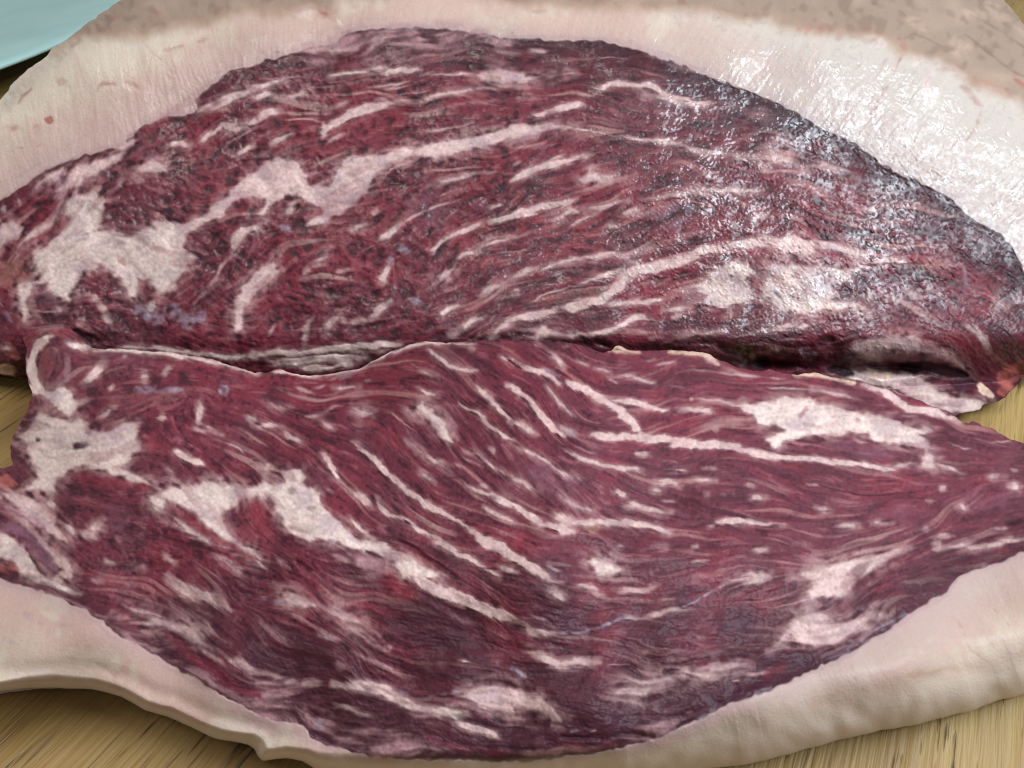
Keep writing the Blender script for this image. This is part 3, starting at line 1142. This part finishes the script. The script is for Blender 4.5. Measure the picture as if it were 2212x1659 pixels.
    if cut == 'u':
        rs = poly_sd(UP_RIND)+2.0*noise(14, 45)+2*noise(50, 46)
        rind = smooth(-18, 22, rs)
        rc = np.empty_like(col); rc[:] = lin((150,130,115))
        a = noise(38, 47); b = noise(13, 48)
        rc += (lin((166,144,128))-rc)*(smooth(-0.2, 1.6, a)*0.7)[..., None]
        rc += (lin((112,90,76))-rc)*(smooth(0.3, 2.0, b-0.5*a)*0.4)[..., None]
        rc += (lin((168,128,104))-rc)*(smooth(30, 0, rs)*0.4)[..., None]
        capc += (rc-capc)*rind[..., None]
        L['rind'] = rind
    if cut == 'u': cmix((180,172,170), smooth(1250, 1900, GX)*0.6*(1-rind))
    capc *= np.array([0.86, 0.82, 0.81], np.float32) if cut == 'l' else np.array([0.90, 0.85, 0.83], np.float32)
    col += (capc-col)*cap[..., None]
    # traced streaks, with the painted crevice shade and glints among them
    for n, (ct, k, s, w, p) in enumerate(ITEMS):
        if ct != cut: continue
        r = w/2+14; x0, y0 = p.min(0)-r-8; x1, y1 = p.max(0)+r+8
        i0, i1 = int(max(0, (x0-X0)//GS)), int(min(NX, (x1-X0)//GS+2)); j0, j1 = int(max(0, (y0-Y0)//GS)), int(min(NY, (y1-Y0)//GS+2))
        if i1 <= i0 or j1 <= j0: continue
        sl = np.s_[j0:j1, i0:i1]
        amp = 1.0 if (w == 0 or w > 10) else 0.6
        x, y = GX[sl]+wx[sl]*amp, GY[sl]+wy[sl]*amp
        soft = {9: 2.4, 8: 3.1, 7: 4.0, 6: 4.8, 5: 5.8, 4: 7.0, 3: 8.0}[s]
        if w == 0:
            ins = np.zeros(x.shape, bool); d = np.full(x.shape, 1e6, np.float32)
            for a, b in zip(p, np.roll(p, -1, 0)):
                e = b-a; l2 = max(float(e@e), 1e-6); t = np.clip(((x-a[0])*e[0]+(y-a[1])*e[1])/l2, 0, 1)
                d = np.minimum(d, np.hypot(x-a[0]-t*e[0], y-a[1]-t*e[1]))
                if a[1] != b[1]: ins ^= ((a[1] > y) != (b[1] > y)) & (x < (b[0]-a[0])*(y-a[1])/(b[1]-a[1])+a[0])
            sd = np.where(ins, d, -d)+0.8*fine[sl]+1.2*med[sl]+0.8*wide[sl]+1.6*n22[sl]+1.0*lump[sl]
            soft *= 2.2
        else:
            sd = np.full(x.shape, -1e6, np.float32); ub = np.zeros(x.shape, np.float32); seg = np.hypot(*np.diff(p, axis=0).T); tot = max(seg.sum(), 1); run = 0.0
            for a, b, l in zip(p[:-1], p[1:], seg):
                e = b-a; l2 = max(float(e@e), 1e-6); t = np.clip(((x-a[0])*e[0]+(y-a[1])*e[1])/l2, 0, 1)
                u = (run+t*l)/tot; prof = 0.45+0.55*np.sqrt(np.clip(4*u*(1-u), 0, 1)) if w < 32 else 1.0
                dd = w/2*prof-np.hypot(x-a[0]-t*e[0], y-a[1]-t*e[1]); ub = np.where(dd > sd, u, ub); sd = np.maximum(sd, dd); run += l
            sd = sd*(1+0.15*med[sl])+(0.8*fine[sl]+1.0*med[sl])*min(1.0, w/10)
            if k in 'MRDTPZ' and w > 10: soft = max(soft, w*0.35)
            soft = min(soft, max(w*0.5, 1.2))
        a = smooth(-soft, soft, sd)*OPAC[s]
        if w > 0 and k in 'FWPRMD': a = a*((0.25+0.75*smooth(0, .28, 0.5-abs(ub-0.5))) if (s < 8 or tot < 70) else (0.6+0.4*smooth(0, .08, 0.5-abs(ub-0.5))))*np.clip(0.95+0.10*n22[sl], 0, 1.1)
        if k in 'FWP' and w == 0: a = np.maximum(a, 0.42*smooth(-soft*4, soft*.5, sd)*np.clip(.7+.35*med[sl]+.3*lump[sl], 0, 1))
        elif k in 'FW' and s >= 7: a = np.maximum(a, 0.34*smooth(-soft*3.2, soft*.5, sd)*np.clip(.8+.4*med[sl], 0, 1))
        if w == 0: a = a*(1-0.28*smooth(0.2, 1.9, -(wide[sl]+0.5*med[sl])+0.3*noise36[sl]))
        if k == 'P' and w == 0: a = a*np.clip(0.8+0.35*wide[sl]+0.3*med[sl]+0.2*noise36[sl], 0.15, 1)
        if k == 'R': a = a*0.7
        if k == 'B': a = a*np.clip(0.7+0.5*lump[sl], 0.1, 1)
        if s < 8: a = a*np.clip(1+(9-s)*0.09*(1.1*med[sl]+0.5*wide[sl]), 0.1, 1.25)
        a = np.clip(a, 0, 1)
        c = lin(KIND[k])*(1+0.07*blot2[sl]+0.04*crumb[sl])[..., None]
        if w == 0 and k in 'FW': c = c+(lin((150,124,134))-c)*(smooth(0.1, 1.9, noise36[sl]+0.5*med[sl])*0.5)[..., None]
        if k in 'FW' and w != 0 and w < 12: c = c*0.93
        if k in 'FW' and cap[sl].mean() < .9: c = c+(lin((152,92,100))-c)*np.clip(0.42*smooth(soft*2.2, -soft, sd)+0.22*smooth(.3, 2.0, -wide[sl]-0.6*med[sl]), 0, 1)[..., None]
        col[sl] += (c-col[sl])*a[..., None]
        if k in 'FWCP': fat[sl] = np.maximum(fat[sl]*1.0, a if k != 'P' else a*0.5); dk[sl] *= (1-a)
        elif k in 'DKZR': fat[sl] *= (1-a); dk[sl] = np.maximum(dk[sl], a*{'K': 1.0, 'D': 0.3, 'Z': .1, 'R': 0.0}[k])
        elif k in 'OY': dk[sl] = np.maximum(dk[sl], a*.3)
        if k in 'FWC' and s >= 7 and (w == 0 or w >= 7) and cap[sl].mean() < 0.9:
            m = (a > best[sl]) & (cap[sl] < .5); ident[sl][m] = n+1; best[sl][m] = np.maximum(a[m]-0.02, .5); names[n+1] = 'fat_seam'
        elif k in 'DRMZKB' and w > 6: 
            m = a > 0.6; ident[sl][m] = 0
    col *= (1+0.05*crumb*(1-cap)+0.015*noise(3, 51))[..., None]
    ident[cap >= .5] = -1
    if cut == 'u': ident[(L['rind'] >= .5) & (cap >= .5)] = -2
    L.update(col=np.clip(col, 0.003, 0.95), fat=fat, dk=dk, cap=cap, ident=ident, lean_sd=lean_sd, vx=vx, vy=vy)
    return L
# ---------------------------------------------------------------- places: the sheet seen from the camera, laid on real heights
FWD = np.array([0, math.cos(PITCH), -math.sin(PITCH)]); UPV = np.array([0, math.sin(PITCH), math.cos(PITCH)])
CAMP = np.array([0, 0, CAM_H])
def ray(X, Y):
    dx = (np.asarray(X, float)-1106)/FOC; dy = -(np.asarray(Y, float)-829.5)/FOC
    return dx[..., None]*np.array([1.0, 0, 0])+dy[..., None]*UPV+FWD
def on_plane(X, Y, z):
    r = ray(X, Y); return CAMP+r*((z-CAM_H)/r[..., 2])[..., None]

def heights(ctrl):                           # smooth surface through (x, y, height as a share of the camera's)
    c = np.array(ctrl, float); P = c[:, :2]/1000; Z = c[:, 2]
    def phi(r2): return np.where(r2 > 0, r2*np.log(r2+1e-12)*0.5, 0)
    n = len(P); D = ((P[:, None]-P[None])**2).sum(-1)
    A = np.zeros((n+3, n+3)); A[:n, :n] = phi(D)+np.eye(n)*1e-4; A[:n, n] = A[n, :n] = 1; A[:n, n+1:n+3] = P; A[n+1:n+3, :n] = P.T
    s = np.linalg.solve(A, np.concatenate([Z, [0, 0, 0]]))
    f = 12; cx, cy = GX[::f, ::f]/1000.0, GY[::f, ::f]/1000.0
    z = s[n]+s[n+1]*cx+s[n+2]*cy
    for i in range(n): z = z+s[i]*phi((cx-P[i, 0])**2+(cy-P[i, 1])**2)
    h, w = (cx.shape[0]-1)*f+1, (cx.shape[1]-1)*f+1
    return blur(np.pad(upsample(z, (h, w)), ((0, NY-h), (0, NX-w)), 'edge').astype(np.float32), 9).astype(float)

def face_height(X, Y):                       # the tilted, slightly bulging cut face met by the sight line
    r = ray(X, Y); t = np.ones(r.shape[:-1])
    def g(t):
        p = CAMP+r*t[..., None]; return 0.0185+0.78*(p[..., 1]-0.146)-0.35*np.minimum(abs(p[..., 0]), .14)**2-p[..., 2]
    for _ in range(40): t = t-0.6*g(t)/((g(t+1e-4)-g(t))/1e-4)
    return np.maximum((CAMP+r*t[..., None])[..., 2]/CAM_H, 0.02)
def upper_heights():
    zf = face_height(GX[::6, ::6], GY[::6, ::6]); h, w = (zf.shape[0]-1)*6+1, (zf.shape[1]-1)*6+1
    zf = np.pad(upsample(zf, (h, w)), ((0, NY-h), (0, NX-w)), 'edge')
    C = []
    for X_, ya in [(-150,330),(50,225),(200,110),(320,70),(553,38),(750,18),(1000,10),(1200,20),(1450,28),(1659,57),(1746,75),(1909,96),(1990,128),(2071,162),(2146,212),(2212,240),(2350,400)]:
        z0 = float(face_height(np.float64(X_), np.float64(ya)))
        C += [(X_, ya, z0+.004), (X_-15, ya-70, z0+.014), (X_-40, ya-170, z0+.008), (X_-5, ya+60, z0+.01), (X_, ya+200, z0+.0)]
    zr = heights(C); k = .012
    z = -k*np.log(np.exp(-zf/k)+np.exp(-zr/k))
    return z-(0.03+0.025*smooth(1000, 1400, GX))*smooth(715, 845, GY)
LO_H = [(-150,850,.10),(60,720,.15),(80,850,.16),(60,1000,.14),(250,760,.20),(500,790,.20),(700,800,.20),(900,750,.27),(1100,745,.30),(1400,765,.27),(1700,810,.20),(2000,885,.13),(2200,950,.11),(2350,1050,.10),
        (-150,1150,.13),(200,1000,.21),(600,1000,.25),(1000,1000,.30),(1400,1000,.28),(1800,1050,.21),(2200,1120,.15),
        (0,1250,.16),(300,1250,.20),(700,1250,.25),(1100,1250,.28),(1500,1250,.26),(1900,1250,.20),(2200,1220,.17),
        (-100,1400,.15),(200,1400,.17),(500,1500,.17),(900,1550,.20),(1300,1560,.22),(1700,1480,.21),(2100,1350,.18),(2350,1300,.17),(900,1750,.18),(1500,1700,.19),
        (150,1480,.13),(600,1620,.14)]

def new_obj(name, me, parent=None):
    o = bpy.data.objects.new(name, me); bpy.context.collection.objects.link(o)
    if parent: o.parent = parent
    return o
def tag(o, **kw):
    for k, v in kw.items(): o[k] = v
    return o

# ---------------------------------------------------------------- materials
def mat(name):
    m = bpy.data.materials.new(name); m.use_nodes = True; nt = m.node_tree
    return m, nt, nt.nodes['Principled BSDF'], nt.nodes.new, nt.links.new
def meat_material():
    m, nt, b, N, Lk = mat('meat')
    a = N('ShaderNodeAttribute'); a.attribute_name = 'tone'; Lk(a.outputs['Color'], b.inputs['Base Color'])
    wt = N('ShaderNodeAttribute'); wt.attribute_name = 'wet'
    tc = N('ShaderNodeTexCoord')
    n1 = N('ShaderNodeTexNoise'); n1.inputs['Scale'].default_value = 2300; n1.inputs['Detail'].default_value = 3; n1.inputs['Roughness'].default_value = .6; Lk(tc.outputs['Object'], n1.inputs['Vector'])
    n2 = N('ShaderNodeTexNoise'); n2.inputs['Scale'].default_value = 420; n2.inputs['Detail'].default_value = 3; Lk(tc.outputs['Object'], n2.inputs['Vector'])
    ad = N('ShaderNodeMath'); ad.operation = 'MULTIPLY_ADD'; Lk(n2.outputs['Fac'], ad.inputs[0]); ad.inputs[1].default_value = .8; Lk(n1.outputs['Fac'], ad.inputs[2])
    bp = N('ShaderNodeBump'); bp.inputs['Distance'].default_value = 0.00055; Lk(ad.outputs[0], bp.inputs['Height'])
    ms = N('ShaderNodeMapRange'); Lk(wt.outputs['Fac'], ms.inputs[0]); ms.inputs[3].default_value = .12; ms.inputs[4].default_value = 1.0; Lk(ms.outputs[0], bp.inputs['Strength'])
    Lk(bp.outputs['Normal'], b.inputs['Normal'])
    r = N('ShaderNodeMapRange'); Lk(wt.outputs['Fac'], r.inputs[0]); r.inputs[3].default_value = .60; r.inputs[4].default_value = .40; Lk(r.outputs[0], b.inputs['Roughness'])
    sp = N('ShaderNodeMapRange'); Lk(wt.outputs['Fac'], sp.inputs[0]); sp.inputs[3].default_value = .14; sp.inputs[4].default_value = .75; Lk(sp.outputs[0], b.inputs['Specular IOR Level'])
    cw = N('ShaderNodeMath'); cw.operation = 'MULTIPLY'; Lk(wt.outputs['Fac'], cw.inputs[0]); cw.inputs[1].default_value = 1.0
    Lk(cw.outputs[0], b.inputs['Coat Weight']); b.inputs['Coat Roughness'].default_value = .09
    b.inputs['Subsurface Weight'].default_value = .22; b.inputs['Subsurface Radius'].default_value = (1, .45, .35); b.inputs['Subsurface Scale'].default_value = .0009
    return m
MEAT = meat_material()


# ---------------------------------------------------------------- the two cuts
PX = CAM_H*1.5/FOC                           # one sheet unit at the meat, in metres
def rim_drop(cut):
    if cut == 'u': return None
    d = np.full(GX.shape, 1e6, np.float32); wd = np.full(GX.shape, 30.0, np.float32)
    P = np.array(LO_RIM, np.float32)
    for a, b in zip(P[:-1], P[1:]):
        e = b[:2]-a[:2]; t = np.clip(((GX-a[0])*e[0]+(GY-a[1])*e[1])/(e@e), 0, 1)
        dd = np.hypot(GX-a[0]-t*e[0], GY-a[1]-t*e[1]); m = dd < d; d[m] = dd[m]; wd[m] = (a[2]+t*(b[2]-a[2]))[m]
    return d, wd

def build_cut(cut, name, label):
    L = paint(cut); out = UP_OUT if cut == 'u' else LO_OUT
    sd = poly_sd(out)
    sd = sd+1.1*noise(30, 62); sd0 = sd; sd = sd+0.8*noise(9, 61)*(1 if cut == 'u' else smooth(40, 90, rim_drop('l')[0]))
    z = upper_heights() if cut == 'u' else heights(LO_H)
    z = z+(0.006 if cut == 'l' else 0.0015)*noise(120, 63)*smooth(0, 60, sd)
    if cut == 'l':
        dr, wd = rim_drop(cut); d = dr; d = np.where(d < 2.0*wd, np.maximum(sd0, 0), d); q = np.clip(d/(wd*1.6), 0, 1)
        z = np.where(q < 1, 0.008+(z-0.008)*np.sqrt(np.clip(1-(1-q)**2, 0, 1)), z)
        side = smooth(1.15, .55, d/wd)
        fl = 1-smooth(0, 70, sd); z = z-0.010*fl*smooth(1.6, 4.0, dr/wd)
    else:
        side = np.zeros_like(sd); z = z-0.02*(1-smooth(0, 40, sd))**2
        hole = np.exp(-(((GX-1900)/95)**2+((GY-792)/17)**2))+0.7*np.exp(-(((GX-1650)/60)**2+((GY-785)/14)**2))
        z = z-0.03*hole
    z = np.maximum(z, 0.03 if cut == 'u' else 0.008)
    r = ray(GX, GY)
    t = (1-z)*CAM_H/(-r[..., 2])
    lean = (1-L['cap'])
    rough = 0.55*noise(3.5, 73)+0.35*noise(7, 74)
    reg = np.exp(-(((GX-1780)/520)**2+((GY-520)/300)**2)) if cut == 'u' else np.zeros_like(GX)
    relief = lean*((0.40*L['med']+0.50*L['wide']+0.20*L['fine'])*(1-.35*reg)*(1-.5*L['crum'])+0.18*L['crumb']+0.75*L['lump']*L['crum'])*(1-0.75*L['fat'])+reg*(0.75+.25*lean)*(rough*0.22+0.95*np.maximum(noise(4.2, 75), 0)**1.3)
    relief = relief+lean*(1.5*L['fat']+(0.15*noise(8, 64)+0.9*noise(22, 76))*L['fat'])-9.0*blur(L['dk'], 1.2)+(1.6 if cut == 'l' else 1.0)*lean*noise(60, 65)+lean*0.7*noise(22, 68)
    relief = relief+L['cap']*(1.0 if cut == 'u' else 0.35)*(0.14*noise(5, 66)+0.22*L['comb']+0.32*L['comb2']+0.35*noise(90, 67)+0.22*noise(34, 70))
    relief = relief+2.0*smooth(-14, 10, -L['lean_sd'])
    if cut == 'u': relief = relief+L['rind']*(1.6*noise(30, 71)+0.8*noise(14, 72))
    if cut == 'l': relief = relief*(0.2+0.8*smooth(0, 1, np.where(d < 2*wd, q, 1)))
    t = t-relief*PX/np.linalg.norm(r, axis=-1)
    P = CAMP+r*t[..., None]
    # pull the outer row of points onto the outline
    gyv, gxv = np.gradient(sd, GS); g = np.hypot(gxv, gyv)+1e-6
    mv = np.where((sd < 0) & (sd > -3*GS), -sd, 0)/g**2
    P2 = CAMP+ray(GX+gxv*mv, GY+gyv*mv)*t[..., None]; P = np.where((mv > 0)[..., None], P2, P)
    # normals
    du = np.gradient(P, axis=1); dv = np.gradient(P, axis=0); nr = np.cross(dv, du); nr /= np.linalg.norm(nr, axis=-1)[..., None]+1e-12
    ok = sd > -1.5*GS
    fm = ok[:-1, :-1] & ok[1:, :-1] & ok[:-1, 1:] & ok[1:, 1:]
    if cut == 'l': fm &= (GY[:-1, :-1] < Y1)
    idx = np.arange(NX*NY).reshape(NY, NX)
    quads = np.stack([idx[:-1, :-1], idx[1:, :-1], idx[1:, 1:], idx[:-1, 1:]], -1)[fm]
    fid = L['ident'][:-1, :-1][fm]
    # small scraps of a seam go back to the lean
    # wetness
    wet = 0.50+0.12*L['blot']+0.10*L['wide']
    if cut == 'u':
        reg = np.exp(-(((GX-1700)/500)**2+((GY-440)/290)**2)); reg = reg*(0.35+0.65*smooth(-1.1, .9, noise(85, 83)-0.9*np.exp(-(((GX-1950)/170)**2+((GY-520)/60)**2)))); reg = reg*(1-.45*smooth(1850, 2100, GX)); wet = 0.20+0.85*reg+0.12*L['blot']
        wet = np.where(L['cap'] > .5, 0.30+0.30*smooth(1100, 1700, GX), wet); wet = wet*(0.35+0.8*smooth(-.3, .9, noise(5, 82))); wet = np.where(L['rind'] > .5, 0.10, wet)
        wet = wet*(0.45+0.55*smooth(-.5, .7, noise(17, 81)+0.6*L['med']))
    else: wet = 0.05+0.0*L['blot']
    wet = np.clip(wet*(1-.25*L['fat']*(cut == 'l')), 0.03, 1).astype(np.float32)
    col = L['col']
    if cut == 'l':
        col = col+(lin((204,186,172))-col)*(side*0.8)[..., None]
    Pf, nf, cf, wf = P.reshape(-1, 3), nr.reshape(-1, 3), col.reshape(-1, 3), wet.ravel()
    root = bpy.data.objects.new(name, None); bpy.context.collection.objects.link(root); root.location = (0, 0.2, 0) if cut == 'u' else (0, 0.14, 0)
    tag(root, label=label, category='raw meat'); off = np.array(root.location)
    def piece(nm, q, **kw):
        vi, inv = np.unique(q, return_inverse=True)
        me = bpy.data.meshes.new(nm); me.vertices.add(len(vi)); me.vertices.foreach_set('co', (Pf[vi]-off).astype(np.float32).ravel())
        n = len(q); me.loops.add(4*n); me.loops.foreach_set('vertex_index', inv.astype(np.int32).ravel())
        me.polygons.add(n); me.polygons.foreach_set('loop_start', np.arange(0, 4*n, 4, dtype=np.int32))
        me.update(calc_edges=True)
        me.polygons.foreach_set('use_smooth', np.ones(n, bool))
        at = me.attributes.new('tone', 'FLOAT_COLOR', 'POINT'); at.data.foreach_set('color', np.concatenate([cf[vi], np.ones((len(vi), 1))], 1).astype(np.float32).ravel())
        at = me.attributes.new('wet', 'FLOAT', 'POINT'); at.data.foreach_set('value', wf[vi])
        me.materials.append(MEAT)
        me.normals_split_custom_set_from_vertices(nf[vi].astype(np.float32))
        o = new_obj(nm, me, root); tag(o, **kw); return o
    order = np.argsort(fid, kind='stable'); fs = fid[order]; ids, st = np.unique(fs, return_index=True); st = list(st)+[len(fs)]
    groups = {}
    for i, k in enumerate(ids):
        q = order[st[i]:st[i+1]]
        if k > 0 and len(q) < 25: k = 0
        groups.setdefault(int(k), []).append(q)
    for k in sorted(groups):
        q = quads[np.concatenate(groups[k])]
        piece({0: 'lean_meat', -1: 'fat_cap', -2: 'outer_rind'}.get(k, 'fat_seam'), q)
    # the hidden sides, down to the board
    e = np.concatenate([quads[:, [0, 1]], quads[:, [1, 2]], quads[:, [2, 3]], quads[:, [3, 0]]]).astype(np.int64)
    key = e.min(1)*(NX*NY)+e.max(1); u, first, cnt = np.unique(key, return_index=True, return_counts=True)
    be = e[first[cnt == 1]]; vi, inv = np.unique(be, return_inverse=True); inv = inv.reshape(-1, 2); n = len(vi)
    top = Pf[vi]; c = Pf[quads[:, 0]].mean(0)
    bot = top.copy(); v = c-top; v[:, 2] = 0; v /= np.linalg.norm(v, axis=1)[:, None]+1e-9; bot[:, :2] += v[:, :2]*0.002; bot[:, 2] = np.minimum(0.0006, top[:, 2]-0.0002)
    if cut == 'u':
        low = top[:, 2] < 0.02; bot[low, 1] += 0.004
    me = bpy.data.meshes.new('underside'); me.from_pydata([tuple(p) for p in np.concatenate([top, bot])-off], [], [(int(b), int(a), int(a)+n, int(b)+n) for a, b in inv])
    at = me.attributes.new('tone', 'FLOAT_COLOR', 'POINT'); cc = np.concatenate([cf[vi], np.ones((n, 1))], 1).astype(np.float32); at.data.foreach_set('color', np.concatenate([cc, cc]).ravel())
    me.materials.append(MEAT); me.polygons.foreach_set('use_smooth', np.ones(len(me.polygons), bool)); new_obj('underside', me, root)
    return root, L

build_cut('u', 'beef_cut', 'taller raw beef half behind, marbled face tilted up under a thick fat cap')
build_cut('l', 'beef_cut', 'flatter raw beef half in front lying cut side up with its fat edge nearest')
bpy.data.objects['beef_cut']['group'] = bpy.data.objects['beef_cut.001']['group'] = 'two halves of one marbled beef joint'

# ---------------------------------------------------------------- cutting board
GR = math.atan2(2250-1106, math.hypot(FOC, 1330))     # azimuth of the grain, to the right of straight ahead
def board_material():
    m, nt, b, N, Lk = mat('board_wood')
    tc = N('ShaderNodeTexCoord')
    def stretched(scale, sx, sy, det, dist=0.0):
        mp = N('ShaderNodeMapping'); mp.inputs['Scale'].default_value = (sx, sy, 1); Lk(tc.outputs['Object'], mp.inputs['Vector'])
        n = N('ShaderNodeTexNoise'); n.inputs['Scale'].default_value = scale; n.inputs['Detail'].default_value = det; n.inputs['Distortion'].default_value = dist; Lk(mp.outputs['Vector'], n.inputs['Vector']); return n
    broad = stretched(30, 1, .12, 4, .4); fib = stretched(900, 1, .04, 4); pore = stretched(850, 1, .075, 2, .1); pore2 = stretched(70, 1, .5, 2)
    cr = N('ShaderNodeValToRGB'); E = cr.color_ramp.elements; E[0].position = .3; E[1].position = .72
    E[0].color = (*lin((118,88,44)), 1); E[1].color = (*lin((168,142,88)), 1); e = E.new(.5); e.color = (*lin((148,120,68)), 1)
    Lk(broad.outputs['Fac'], cr.inputs['Fac'])
    def mixc(fac, c, src, kind='MIX'):
        x = N('ShaderNodeMix'); x.data_type = 'RGBA'; x.blend_type = kind; Lk(fac, x.inputs['Factor']); Lk(src, x.inputs[6]); x.inputs[7].default_value = (*lin(c), 1); return x.outputs[2]
    mr = N('ShaderNodeMapRange'); Lk(fib.outputs['Fac'], mr.inputs[0]); mr.inputs[1].default_value = .42; mr.inputs[2].default_value = .66; mr.inputs[4].default_value = .55
    c = mixc(mr.outputs[0], (132,98,54), cr.outputs['Color'])
    ms = N('ShaderNodeMath'); ms.operation = 'MULTIPLY'; mp = N('ShaderNodeMapRange'); Lk(pore.outputs['Fac'], mp.inputs[0]); mp.inputs[1].default_value = .58; mp.inputs[2].default_value = .67
    mq = N('ShaderNodeMapRange'); Lk(pore2.outputs['Fac'], mq.inputs[0]); mq.inputs[1].default_value = .38; mq.inputs[2].default_value = .6
    Lk(mp.outputs[0], ms.inputs[0]); Lk(mq.outputs[0], ms.inputs[1])
    c = mixc(ms.outputs[0], (66,48,28), c); Lk(c, b.inputs['Base Color'])
    b.inputs['Roughness'].default_value = .5
    h = N('ShaderNodeMath'); h.operation = 'MULTIPLY_ADD'; Lk(ms.outputs[0], h.inputs[0]); h.inputs[1].default_value = -.5; Lk(fib.outputs['Fac'], h.inputs[2])
    bp = N('ShaderNodeBump'); bp.inputs['Strength'].default_value = .7; bp.inputs['Distance'].default_value = .0006; Lk(h.outputs[0], bp.inputs['Height']); Lk(bp.outputs['Normal'], b.inputs['Normal'])
    return m
def slab(name, sx, sy, h, bev, m):
    import bmesh
    bm = bmesh.new(); bmesh.ops.create_cube(bm, size=1); 
    for v in bm.verts: v.co = (v.co.x*sx, v.co.y*sy, (v.co.z-.5)*h)
    bmesh.ops.bevel(bm, geom=bm.edges[:], offset=bev, segments=3, profile=.5, affect='EDGES')
    me = bpy.data.meshes.new(name); bm.to_mesh(me); bm.free(); me.materials.append(m); return new_obj(name, me)
bd = slab('cutting_board', 0.9, 1.2, 0.02, .003, board_material()); bd.location = (0.1, 0.38, 0); bd.rotation_euler = (0, 0, -GR)
tag(bd, label='pale olive brown wooden cutting board with long dark grain lying under both meat halves', category='cutting board')

# ---------------------------------------------------------------- pale blue plate behind the left end
def plate():
    m, nt, b, N, Lk = mat('plate_glaze')
    tc = N('ShaderNodeTexCoord'); n = N('ShaderNodeTexNoise'); n.inputs['Scale'].default_value = 22; n.inputs['Detail'].default_value = 3; Lk(tc.outputs['Object'], n.inputs['Vector'])
    cr = N('ShaderNodeValToRGB'); cr.color_ramp.elements[0].position = .3; cr.color_ramp.elements[1].position = .7
    cr.color_ramp.elements[0].color = (*lin((148,182,180)), 1); cr.color_ramp.elements[1].color = (*lin((164,196,192)), 1)
    Lk(n.outputs['Fac'], cr.inputs['Fac']); Lk(cr.outputs['Color'], b.inputs['Base Color']); b.inputs['Roughness'].default_value = .35
    zt = 0.016; A = on_plane(np.float64(0), np.float64(148), zt); B = on_plane(np.float64(112), np.float64(104), zt); M = (A+B)/2
    d = (B-A)[:2]; d = d/np.linalg.norm(d); nrm = np.array([-d[1], d[0]]); R = .26
    C = M[:2]+nrm*math.sqrt(max(R*R-np.linalg.norm((B-A)[:2])**2/4, 0))
    prof = [(0, .004), (.60*R, .004), (.68*R, .006), (.80*R, .012), (.97*R, .0165), (.995*R, .0165), (R, .0155), (.99*R, .0140), (.80*R, .009), (.66*R, .002), (.60*R, 0), (.0, .0)]
    n = 128; V = []; F = []
    for r, z in prof:
        for i in range(n): a = 2*math.pi*i/n; V.append((r*math.cos(a), r*math.sin(a), z))
    for k in range(len(prof)-1):
        for i in range(n): j = (i+1) % n; F.append((k*n+i, k*n+j, (k+1)*n+j, (k+1)*n+i))
    me = bpy.data.meshes.new('plate'); me.from_pydata(V, [], F); me.materials.append(m); me.polygons.foreach_set('use_smooth', np.ones(len(F), bool))
    o = new_obj('plate', me); o.location = (C[0], C[1], 0.0005); tag(o, label='pale blue plate on the board behind the left end of the meat', category='plate')
plate()
